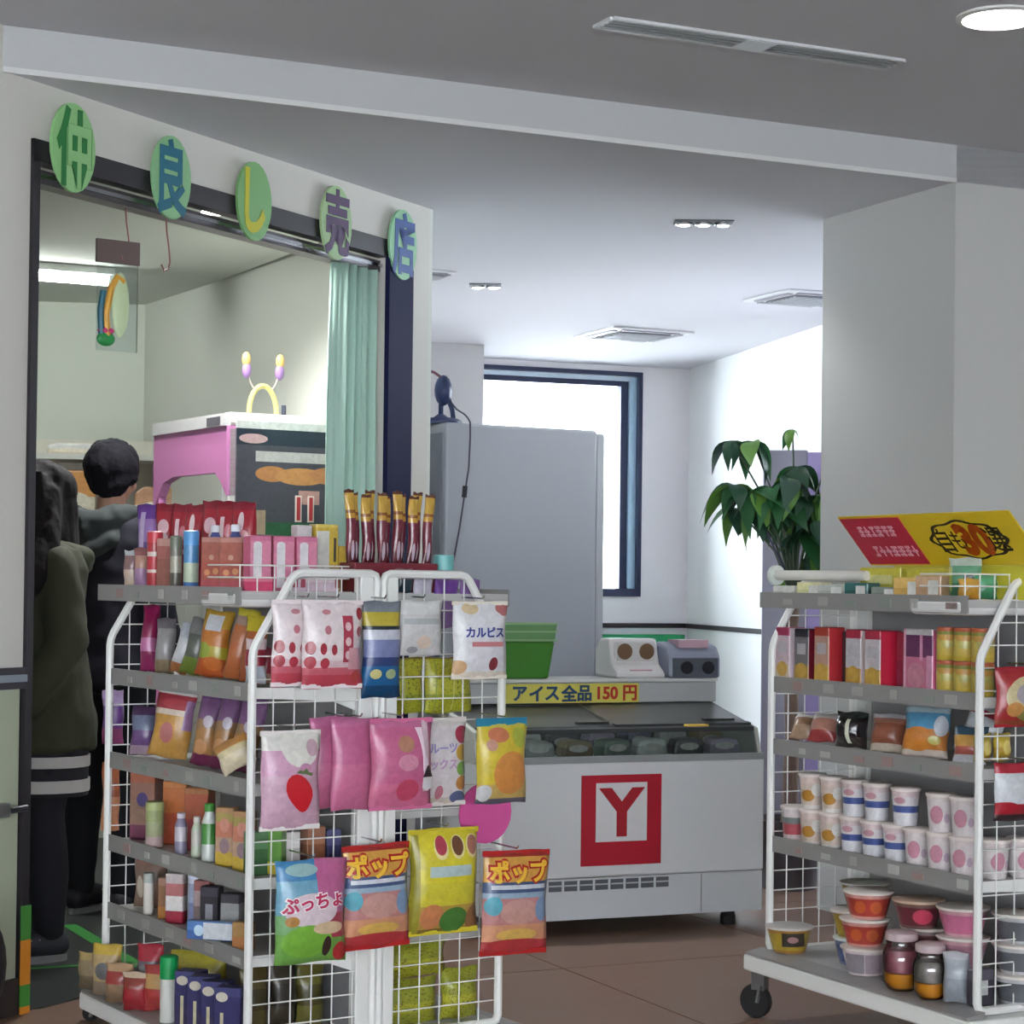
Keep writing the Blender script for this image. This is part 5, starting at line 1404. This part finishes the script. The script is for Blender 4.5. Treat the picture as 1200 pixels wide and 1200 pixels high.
# right rack, base: instant bowls in stacks, jars
Z = .193
def bowl(y, z, c1, c2, lb, x=.045, r=.068, h=.065, marks=(), lid=(222, 214, 206)):
    round_pack(KR, x, y, z, [(r * .66, 0), (r * .68, .004), (r * .93, h)], pr(((0, c1), (.12, c2), (.85, c1)), marks), lb, ([(r * .97, h + .0005), (r, h + .003), (r, h + .007), (r * .9, h + .009)], mat(lid, .4)), name='instant_bowl', cat='bowl', rot=-40, n=22)
yb = (('r', .62, .6, .24, .30, (60, 50, 44)), ('e', .62, .6, .12, .14, (176, 130, 130)))
bowl(.845, Z, (170, 120, 50), (176, 146, 40), 'yellow instant bowl with a dark label at the far front of the right rack base', x=.03, marks=yb, lid=(196, 190, 186))
bowl(.62, Z, (120, 130, 170), (70, 90, 140), 'blue and white instant bowl under the yellow bowls', x=.09, lid=(206, 214, 210), r=.06)
bowl(.62, Z + .075, (176, 140, 40), (180, 150, 40), 'yellow instant bowl in the middle of the far stack', x=.09)
bowl(.605, Z + .150, (170, 136, 40), (150, 120, 40), 'yellow instant bowl with a black label on top of the far stack', x=.11, marks=yb, lid=(190, 190, 180))
wbm = (('r', .3, .5, .2, .4, (150, 140, 150)), ('r', .72, .5, .2, .4, (170, 150, 160)))
bowl(.49, Z, (222, 206, 204), (206, 196, 200), 'white printed instant bowl at the bottom of the red stack', x=.03, marks=wbm)
rbm = (('e', .35, .5, .12, .26, (214, 90, 40)), ('e', .68, .5, .12, .26, (214, 96, 50)))
bowl(.495, Z + .075, (216, 150, 140), (190, 60, 50), 'red instant bowl in the middle of the red stack', x=.03, marks=rbm)
bowl(.480, Z + .150, (216, 150, 140), (190, 60, 50), 'red instant bowl on top of the red stack', x=.03, marks=rbm)
bowl(.325, Z + .0, (150, 130, 130), (90, 60, 64), 'dark instant bowl at the bottom behind the wide jar', x=.10)
bowl(.325, Z + .075, (150, 130, 130), (120, 70, 76), 'maroon instant bowl in the middle behind the wide jar', x=.10)
bowl(.307, Z + .150, (120, 90, 80), (110, 40, 50), 'black and red instant bowl on top of the stack behind the jars', x=.06, marks=(('e', .6, .5, .2, .3, (206, 60, 90)),), lid=(196, 170, 150))
for k in range(3):
    bowl(.165, Z + .075 * k, (214, 160, 170), ((176, 120, 130), (190, 130, 150), (214, 110, 150))[k], ('rose instant bowl at the bottom of the near stack', 'rose instant bowl in the middle of the near stack', 'bright pink instant bowl on top of the near stack')[k], x=.09)
for k in range(3):
    bowl(.030, Z + .075 * k, (190, 190, 190), (96, 100, 106), ('grey instant bowl at the bottom behind the right rack wires', 'grey instant bowl in the middle behind the right rack wires', 'grey instant bowl on top behind the right rack wires')[k], x=.155)
def fruit_jar(y, x, r, h, c, lb):
    o = round_pack(KR, x, y, .193, [(r * .7, 0), (r, .02), (r, h * .72), (r * .8, h * .9), (r * .8, h)], clear((246, 240, 238), .1), lb, ([(r * .84, h), (r * .86, h + .004), (r * .86, h + .018), (r * .7, h + .022)], mat((190, 170, 172), .35)), name='fruit_jar', cat='jar', rot=-40, n=20)
    MB().lathe([(r * .62, .004), (r * .9, .02), (r * .9, h * .34)], 18).build('jelly', mat((214, 150, 40), .3), o, smooth=True)
    MB().lathe([(r * .9, h * .36), (r * .92, h * .62), (r * .76, h * .8)], 18).build('fruit', mat(c, .4, grain=.5, scale=30), o, smooth=True)
fruit_jar(.285, -.01, .048, .125, (150, 90, 106), 'clear jar with pink fruit and amber jelly on the right rack base, left of two')
fruit_jar(.165, -.012, .044, .115, (120, 120, 116), 'clear jar with grey fruit and amber jelly on the right rack base, right of two')
bag(KR, .005, .085, .194, .065, .125, .05, pr(((0, (150, 156, 164)), (.5, (170, 176, 184)), (.85, (190, 190, 196)))), 'pale silver pouch beside the jars at the near post of the right rack', rot=-50, seed=90)
# near end of the right rack
b = bag(KR, .088, -.05, .882, .165, .145, .04, pr(((0, (150, 70, 40)), (.12, (176, 40, 44)), (.88, (170, 30, 44))), (('e', .55, .5, .40, .34, (206, 190, 140)), ('e', .55, .55, .24, .18, (170, 160, 170)), ('e', .62, .24, .30, .14, (140, 140, 70)), ('e', .3, .3, .14, .12, (206, 140, 70)))), 'red bag with a cream picture hung on the near end of the right rack', seed=91, seals=(160, 26, 40))
for k, x in enumerate((.035, .095)):
    bag(KR, x, .03, .792, .05, .068, .03, pr(((0, (190, 150, 30)), (.5, (206, 176, 50))), (('e', .6, .5, .25, .25, (226, 206, 110)),)), ('small yellow packet behind the wires under the red bag, left one', 'small yellow packet behind the wires under the red bag, right one')[k], seed=92 + k)
b = bag(KR, .088, -.05, .655, .17, .14, .045, pr(((0, (60, 40, 44)), (.12, (176, 34, 50)), (.30, (206, 208, 212)), (.82, (190, 34, 54))), (('e', .16, .24, .22, .10, (186, 30, 46)),)), 'white and red bag hung below the red bag on the right rack end', seed=94)
letter(b, 'N', .05, mat((120, 126, 134), .4), .015, 0, .085, bold=.01, surf=sf(.17, .14, .045))
for k, x in enumerate((.090, .175)):
    round_pack(KR, x, .048, .501, cup_prof, kinds['pink'], ('pink-print instant cup behind the near wires of the right rack, left one', 'pink-print instant cup behind the near wires of the right rack, right one')[k], (lid_prof, lidm), name='instant_cup', cat='cup', rot=0)
for k, (x, z, w_, h_, c, lb) in enumerate(((.038, .194, .06, .09, (60, 56, 70), 'dark carton low behind the wires of the right rack end'),)):
    carton(KR, x, .035 if k != 1 else .05, z, w_, h_, .03, pr(((0, c), (.7, tuple(min(255, v + 30) for v in c))), (('r', .5, .5, .2, .2, (206, 206, 206)),)), lb, rot=0)
for x_, z_, y_ in ((.088, 1.035, -.065), (.088, .803, -.065)):
    MB().tube([(x_, .0, z_), (x_, y_, z_), (x_, y_ - .006, z_ + .008)], .0022, 5).build('peg_hook', CHROME, RIGHT_RACK)

# ---------------------------------------------------------------- potted plant behind the pier
rp = random.Random(11)
PX = 1.13
pl = thing('potted_plant', 'tall potted plant with large drooping dark green leaves beside the white pier', 'plant', (1.13, 8.28, 0))
MB().lathe([(.11, 0), (.15, .26), (.155, .28), (.14, .28), (.13, .25)], 20).build('pot', mat((72, 66, 70), .5), pl, smooth=True)
MB().lathe([(.13, .24), (.12, .25)], 18).build('soil', mat((60, 46, 36), .9), pl)
MB().tube([(0, 0, .24), (.01, 0, .6), (0.0, .01, 1.0), (.02, 0, 1.22)], [.035, .030, .028, .024], 10).build('trunk', mat((112, 90, 78), .8, grain=.2, scale=30), pl, smooth=True)
def leaf_mesh(L_, w_, droop):
    vs_, fs = [], []
    n = 7
    for i in range(n + 1):
        f = i / n
        hw = w_ / 2 * math.sin(math.pi * min(1, f * 1.02) ** .85) + .001
        y = L_ * (f - .12 * droop * f * f)
        z = -droop * L_ * f * f * .75
        vs_ += [(-hw, y, z + hw * .30), (0, y, z), (hw, y, z + hw * .30)]
    for i in range(n):
        a = i * 3
        fs += [(a, a + 1, a + 4, a + 3), (a + 1, a + 2, a + 5, a + 4)]
    me = MB().add(vs_, fs).mesh('leaf', True)
    return me
leaf_greens = [mat((42, 92, 52), .4, grain=.12), mat((28, 66, 46), .4, grain=.12), mat((86, 128, 52), .4, grain=.12)]
leaves = []
for mi in leaf_greens:
    for L_, w_, dr in ((.19, .090, .9), (.16, .075, 1.2), (.21, .092, .6)):
        me = leaf_mesh(L_, w_, dr)
        me.materials.append(mi)
        leaves.append(me)
# each cluster: stem tip and its fan of leaves; positions relative to the pot
clusters = [((-.16, .0, 1.80), 5, .85), ((-.25, -.02, 1.80), 4, .85), ((.0, .0, 1.85), 3, .5), ((.17, .0, 1.80), 4, .8),
            ((-.24, -.05, 1.62), 7, 1.0), ((-.17, -.08, 1.60), 8, 1.0), ((-.09, -.05, 1.61), 8, 1.0), ((-.02, -.06, 1.65), 7, 1.0),
            ((-.22, .04, 1.53), 6, .8), ((-.13, -.02, 1.54), 7, .9), ((-.03, .02, 1.54), 7, 1.0), ((.05, -.02, 1.58), 7, 1.0), ((.08, -.06, 1.48), 7, 1.0), ((.03, -.04, 1.43), 6, .8), ((.14, .0, 1.40), 6, 1.0), ((.10, -.05, 1.36), 6, .9), ((-.04, .0, 1.27), 3, .6), ((.18, .02, 1.60), 5, 1.0), ((.02, .0, 1.70), 6, .8)]
for (cx, cy, cz), n, sc in clusters:
    MB().tube([(.015, 0, 1.15), (.015 + (cx - .015) * .35, cy * .4, 1.15 + (cz - 1.15) * .55), (cx, cy, cz)], [.007, .005, .0035], 6).build('stem', mat((70, 84, 66), .6), pl, smooth=True)
    a0 = rp.uniform(0, 6.28)
    for k in range(n):
        o = ob('leaf', rp.choice(leaves), pl, (cx, cy, cz))
        o.rotation_euler = (rp.uniform(-.75, -.1), rp.uniform(-.4, .4), a0 + k * 2 * math.pi / n + rp.uniform(-.25, .25))
        s = sc * rp.uniform(.75, 1.1)
        o.scale = (s, s, s)
MB().tube([(-.17, -.10, 1.56), (-.12, -.11, 1.44), (-.03, -.10, 1.26)], .004, 6).build('support_wire', mat((50, 46, 72), .5), pl, smooth=True)

# ---------------------------------------------------------------- dark wheel of a cart at the left edge of the picture
wp_ = wl(-.325, -.16, 0)
t = thing('cart_wheel', 'black cart wheel at the left picture edge in front of the pale green dado', 'wheel', wp_, WA)
tyre = MB()
tyre.tube([(.155 * math.cos(a), 0, .20 + .155 * math.sin(a)) for a in [2 * math.pi * k / 28 for k in range(28)]], .045, 10, closed=True)
tyre.build('tyre', mat((36, 32, 36), .6), t, smooth=True)
dsk = MB().lathe([(.13, -.012), (.13, .012)], 24).build('wheel_disc', mat((52, 46, 48), .5), t, loc=(0, 0, .20))
dsk.rotation_euler = (math.pi / 2, 0, 0)
MB().tube([(0, -.01, .20), (-.10, -.01, .45), (-.16, -.01, .85)], .014, 8).build('cart_strut', STEEL, t, smooth=True)
hp_ = wl(.0, -.02, .575)
t = thing('door_handle', 'small metal lever handle on the pale green dado at the left edge', 'handle', hp_, WA)
MB().box(-.02, .045, -.012, .012, -.02, .02).build('plate', STEEL, t, bevel=.004)
MB().tube([(.04, -.02, 0), (.085, -.035, .004)], .009, 8).build('lever', mat((70, 70, 76), .4, .6), t)

# ---------------------------------------------------------------- the two people in the shop
def limb(mb, pts, rs, n=12, flat=1.0):
    mb.tube(pts, rs, n, flat=flat)
    for p, r_ in ((pts[0], rs[0]), (pts[-1], rs[-1])):
        mb.ball(p, r_ * .98, r_ * .98, r_ * .98)
def loft(mb, rings, n=20):
    """rings: (cx, cy, z, rx, ry) stacked upward"""
    vs_, fs = [], []
    for cx, cy, z, rx, ry in rings:
        for k in range(n):
            a = 2 * math.pi * k / n
            ca, sa = math.cos(a), math.sin(a)
            vs_.append((cx + rx * math.copysign(abs(ca) ** .85, ca), cy + ry * math.copysign(abs(sa) ** .85, sa), z))
    for i in range(len(rings) - 1):
        for k in range(n):
            fs.append((i * n + k, i * n + (k + 1) % n, (i + 1) * n + (k + 1) % n, (i + 1) * n + k))
    fs.append(tuple(range(n))[::-1])
    fs.append(tuple((len(rings) - 1) * n + k for k in range(n)))
    mb.add(vs_, fs)
def fuse(mb, name, m, parent, voxel=.011, smooth=4, wrinkle=0.0, freq=9.0, stretch=(1, 1, 1)):
    """fuse overlapping volumes into one continuous surface"""
    me = mb.mesh(name, True, [m])
    o = bpy.data.objects.new(name, me)
    coll.objects.link(o)
    rm = o.modifiers.new('fuse', 'REMESH')
    rm.mode = 'VOXEL'
    rm.voxel_size = voxel
    rm.use_smooth_shade = True
    sm = o.modifiers.new('relax', 'SMOOTH')
    sm.iterations = smooth
    sm.factor = .5
    bpy.context.view_layer.update()
    me2 = bpy.data.meshes.new_from_object(o.evaluated_get(bpy.context.evaluated_depsgraph_get()))
    o.modifiers.clear()
    o.data = me2
    me2.materials.clear()
    me2.materials.append(m)
    for p in me2.polygons:
        p.use_smooth = True
    if wrinkle:
        off = [(v.co.copy(), v.normal.copy()) for v in me2.vertices]
        for v, (c, n) in zip(me2.vertices, off):
            q = Vector((c.x * stretch[0], c.y * stretch[1], c.z * stretch[2])) * freq
            v.co = c + n * wrinkle * (noise.noise(q) + .5 * noise.noise(q * 2.3))
    o.parent = parent
    return o
def hand(mb, w_, d, side, s=1.0):
    """palm and five curled fingers from the wrist w_, pointing along d (downwards), palm facing the thigh"""
    w_, d = Vector(w_), Vector(d).normalized()
    f = Vector((0, -1, 0))                       # towards the front of the body
    inn = Vector((-side, 0, 0))
    c = w_ + d * .045 * s
    mb.ball(c, .016 * s, .038 * s, .048 * s)
    for k, L_ in enumerate((.064, .074, .070, .056)):
        b0 = w_ + d * .082 * s + f * (.030 - .019 * k) * s
        p1 = b0 + d * L_ * .42 * s + inn * .004
        p2 = p1 + d * L_ * .32 * s + inn * .016 * s
        p3 = p2 + d * L_ * .20 * s + inn * .020 * s
        mb.tube([b0 - d * .02 * s, p1, p2, p3], [.0092 * s, .0088 * s, .008 * s, .0066 * s], 8)
    b0 = w_ + d * .03 * s + f * .032 * s
    mb.tube([b0, b0 + d * .028 * s + f * .022 * s, b0 + d * .055 * s + f * .026 * s + inn * .012 * s], [.011 * s, .010 * s, .008 * s], 8)
def head(mb, c, s=1.0, yaw=0.0, pitch=0.0):
    """head facing -y before the turn; c = centre of the skull"""
    q = MB()
    q.ball((0, .012, .02), .074, .094, .098, 18, 12)
    q.ball((0, -.030, -.045), .056, .060, .068, 16, 10)
    q.ball((0, -.070, -.098), .026, .020, .018)                    # chin
    q.tube([(0, -.088, .012), (0, -.104, -.018), (0, -.112, -.036)], [.008, .012, .015], 8)   # nose
    q.ball((0, -.092, -.072), .022, .009, .007)                    # lips
    for sx in (-1, 1):
        q.ball((sx * .032, -.083, .004), .014, .009, .009)         # eyelids
        q.ball((sx * .032, -.084, .022), .022, .010, .007)         # brow
        q.ball((sx * .077, .008, -.016), .010, .022, .034)         # ear
        q.ball((sx * .045, -.060, -.038), .024, .022, .026)        # cheek
    M_ = Matrix.Rotation(yaw, 3, 'Z') @ Matrix.Rotation(pitch, 3, 'X')
    mb.add([tuple(Vector(c) + M_ @ (Vector(v) * s)) for v in q.v], q.f)
    return M_

SKIN = mat((206, 160, 134), .55, grain=.04)
def person(name, label, loc, rz, Hh, drop, top_m, pants_m, shoe_m, head_yaw, head_pitch):
    t = thing(name, label, 'person', loc, rz)
    k = Hh / 1.70
    zs = lambda z: z * k
    body = MB()
    # torso, neck, head, arms, legs in one volume
    loft(body, [(0, .0, zs(.86), .13, .095), (0, .005, zs(.95), .155, .108), (0, 0, zs(1.06), .128, .092), (0, -.005, zs(1.2), .150, .105), (0, 0, zs(1.33), .172, .105), (0, .008, zs(1.41), .150, .085), (0, .012, zs(1.445), .07, .06)])
    limb(body, [(0, .012, zs(1.40)), (0, -.002, zs(1.50))], [.056, .050])
    hc = Vector((0, -.012 + .03 * head_pitch, zs(1.585)))
    M_ = head(body, hc, .98 * k, head_yaw, head_pitch)
    arms = {}
    for s in (-1, 1):
        sh, el, wr = Vector((s * (.178 - drop * .3), .01, zs(1.375 - drop))), Vector((s * .222, .03, zs(1.10))), Vector((s * .215, -.10, zs(.88)))
        arms[s] = (sh, el, wr)
        limb(body, [sh, sh.lerp(el, .5), el, el.lerp(wr, .35), wr], [.050, .046, .038, .038, .026])
        hand(body, wr, (wr - el), s, k)
        limb(body, [(s * .088, 0, zs(.90)), (s * .092, -.005, zs(.68)), (s * .092, -.008, zs(.50)), (s * .094, .012, zs(.36)), (s * .094, .02, zs(.09))], [.088, .075, .054, .052, .036])
        limb(body, [(s * .094, .03, zs(.055)), (s * .098, -.06, zs(.05)), (s * .10, -.14, zs(.035))], [.038, .036, .026])
    fuse(body, 'body', SKIN, t, .0085, 2)
    # trousers
    tr = MB()
    loft(tr, [(0, .0, zs(.80), .165, .118), (0, .0, zs(.90), .168, .118), (0, 0, zs(1.0), .158, .112)])
    for s in (-1, 1):
        limb(tr, [(s * .088, 0, zs(.88)), (s * .093, -.005, zs(.68)), (s * .094, -.006, zs(.50)), (s * .096, .012, zs(.33)), (s * .096, .018, zs(.10))], [.100, .090, .072, .066, .056])
    fuse(tr, 'trousers', pants_m, t, .013, 3, .008, 9, (1, 1, .7))
    for s in (-1, 1):
        sh_ = MB()
        limb(sh_, [(s * .096, .045, zs(.055)), (s * .099, -.04, zs(.062)), (s * .101, -.12, zs(.045)), (s * .102, -.165, zs(.038))], [.044, .046, .040, .030])
        so = fuse(sh_, 'shoe', shoe_m, t, .009, 2)
        sole = [(s * .10 + .046 * math.cos(a) * (1 if math.sin(a) > 0 else .95), -.055 + .135 * math.sin(a)) for a in [2 * math.pi * q / 20 for q in range(20)]]
        MB().prism(sole, .0, .022).build('sole', mat((150, 150, 152), .6), so)
        for q in range(3):
            MB().tube([(s * .10 - .040, -.02 - q * .028, .072), (s * .10, -.025 - q * .028, .098 - q * .006), (s * .10 + .040, -.02 - q * .028, .072)], .0035, 5).build('lace', mat((196, 196, 200), .6), so)
    # eyes
    for sx in (-1, 1):
        e = hc + M_ @ (Vector((sx * .032, -.088, .002)) * .98 * k)
        MB().ball(e, .011, .009, .009).build('eye', mat((40, 32, 30), .2), t, smooth=True)
    return t, k, zs, hc, M_, arms

# woman in an olive coat, in profile to the left, long dark hair
OLIVE = mat((58, 60, 42), .85, grain=.12, scale=22, bump=.2)
DARKH = mat((26, 22, 24), .8, grain=.3, scale=70, bump=.5, spec=.25)
wx, wy = -1.515, 6.58
wom, k, zs, hc, M_, arms = person('person', 'person with long dark hair in an olive coat at the left of the shop opening', (wx, wy, .003), math.radians(-62), 1.57, .03, OLIVE, mat((24, 25, 36), .8, grain=.1), mat((56, 56, 66), .6), .3, -.2)
ct = MB()
loft(ct, [(0, .01, zs(.72), .215, .165), (0, .01, zs(.80), .215, .165), (0, .008, zs(.95), .200, .150), (0, 0, zs(1.08), .188, .138), (0, .0, zs(1.22), .198, .145), (0, .005, zs(1.34), .205, .138), (0, .012, zs(1.41), .165, .115), (0, .014, zs(1.455), .095, .085)])
for s in (-1, 1):
    sh, el, wr = arms[s]
    limb(ct, [sh, sh.lerp(el, .5), el, el.lerp(wr, .5), wr + (wr - el) * -.06], [.070, .068, .064, .060, .052])
fuse(ct, 'coat', OLIVE, wom, .012, 4, .014, 8, (1, 1, .8))
hd = MB()
hd.tube([(-.12, -.02, zs(1.405)), (-.105, .06, zs(1.40)), (-.06, .115, zs(1.385)), (0, .135, zs(1.375)), (.06, .115, zs(1.385)), (.105, .06, zs(1.40)), (.12, -.02, zs(1.405))], [.014, .034, .044, .048, .044, .034, .014], 10)
fuse(hd, 'hood', mat((66, 70, 50), .85, grain=.12, scale=22), wom, .010, 3, .008, 12)
hr = MB()
W3 = lambda v: hc + M_ @ Vector(v)
hr.ball(W3((0, .020, .030)), .096, .112, .104, 20, 12)
hr.ball(W3((0, -.060, .080)), .064, .040, .030)
loft(hr, [tuple(W3((0, .150, -.42))) + (.090, .030), tuple(W3((0, .148, -.32))) + (.118, .050), tuple(W3((0, .118, -.21))) + (.122, .072), tuple(W3((0, .075, -.10))) + (.112, .086), tuple(W3((0, .040, .0))) + (.100, .092)])
for s in (-1, 1):
    hr.tube([W3((s * .066, -.050, .07)), W3((s * .090, -.045, -.02)), W3((s * .100, -.040, -.12)), W3((s * .102, -.045, -.24)), W3((s * .090, -.055, -.34))], [.028, .034, .038, .036, .020], 10)
for s in (-1, 1):
    hr.tube([W3((s * .075, .0, .03)), W3((s * .105, -.005, -.08)), W3((s * .135, -.02, -.17)), W3((s * .160, -.050, -.25)), W3((s * .155, -.085, -.34)), W3((s * .13, -.10, -.41))], [.035, .046, .052, .050, .040, .016], 12)
fuse(hr, 'hair', DARKH, wom, .009, 3, .008, 26, (1, 1, .18))
# skirt hem with two pale bands below the coat
sk = MB()
loft(sk, [(0, .01, zs(.565), .185, .145), (0, .01, zs(.74), .185, .145)])
sk.build('skirt', mat((34, 34, 42), .8), wom, smooth=True)
for z0, z1 in ((.665, .703), (.580, .622)):
    bd = MB()
    loft(bd, [(0, .01, zs(z0), .190, .150), (0, .01, zs(z1), .190, .150)])
    bd.build('hem_band', mat((206, 202, 200), .7), wom, smooth=True)

# man with short black hair in a dark grey hooded jacket, turned away
GREY = mat((58, 64, 64), .85, grain=.12, scale=22, bump=.2)
NAVY = mat((34, 34, 46), .85, grain=.1, scale=22)
man, k, zs, hc, M_, arms = person('person', 'person with short black hair in a dark grey hooded jacket facing into the shop', (-1.455, 7.42, .003), math.radians(158), 1.70, .0, GREY, mat((22, 24, 32), .8, grain=.1), mat((40, 40, 48), .6), .25, -.05)
jk = MB()
loft(jk, [(0, .0, zs(.82), .195, .145), (0, .0, zs(.95), .190, .140), (0, 0, zs(1.08), .188, .138), (0, .0, zs(1.22), .208, .148), (0, .005, zs(1.34), .222, .140), (0, .012, zs(1.41), .180, .115), (0, .014, zs(1.455), .10, .09)])
for s in (-1, 1):
    sh, el, wr = arms[s]
    limb(jk, [sh, sh.lerp(el, .5), el, el.lerp(wr, .5), wr + (wr - el) * -.06], [.082, .076, .068, .062, .052])
fuse(jk, 'jacket', NAVY, man, .012, 4, .012, 8)
hd = MB()
hd.tube([(-.12, -.04, zs(1.44)), (-.12, .03, zs(1.445)), (-.085, .10, zs(1.43)), (0, .14, zs(1.40)), (.085, .10, zs(1.43)), (.12, .03, zs(1.445)), (.12, -.04, zs(1.44))], [.015, .032, .048, .058, .048, .032, .015], 10)
hd.tube([(-.12, .03, zs(1.40)), (-.08, .115, zs(1.35)), (0, .145, zs(1.30)), (.08, .115, zs(1.35)), (.12, .03, zs(1.40))], [.02, .040, .048, .040, .02], 10)
fuse(hd, 'hood', GREY, man, .010, 3, .012, 12)
hr = MB()
R3 = lambda v: hc + M_ @ Vector(v)
hr.ball(R3((0, .022, .036)), .098, .114, .098, 18, 12)
hr.ball(R3((0, .050, -.012)), .084, .066, .070, 16, 10)
hr.ball(R3((0, -.055, .082)), .072, .045, .036)
for sx in (-1, 1):
    hr.ball(R3((sx * .076, .035, .006)), .016, .036, .046)
fuse(hr, 'hair', mat((20, 20, 26), .85, grain=.3, scale=90, bump=.6, spec=.2), man, .008, 2, .007, 34, (1, 1, .5))
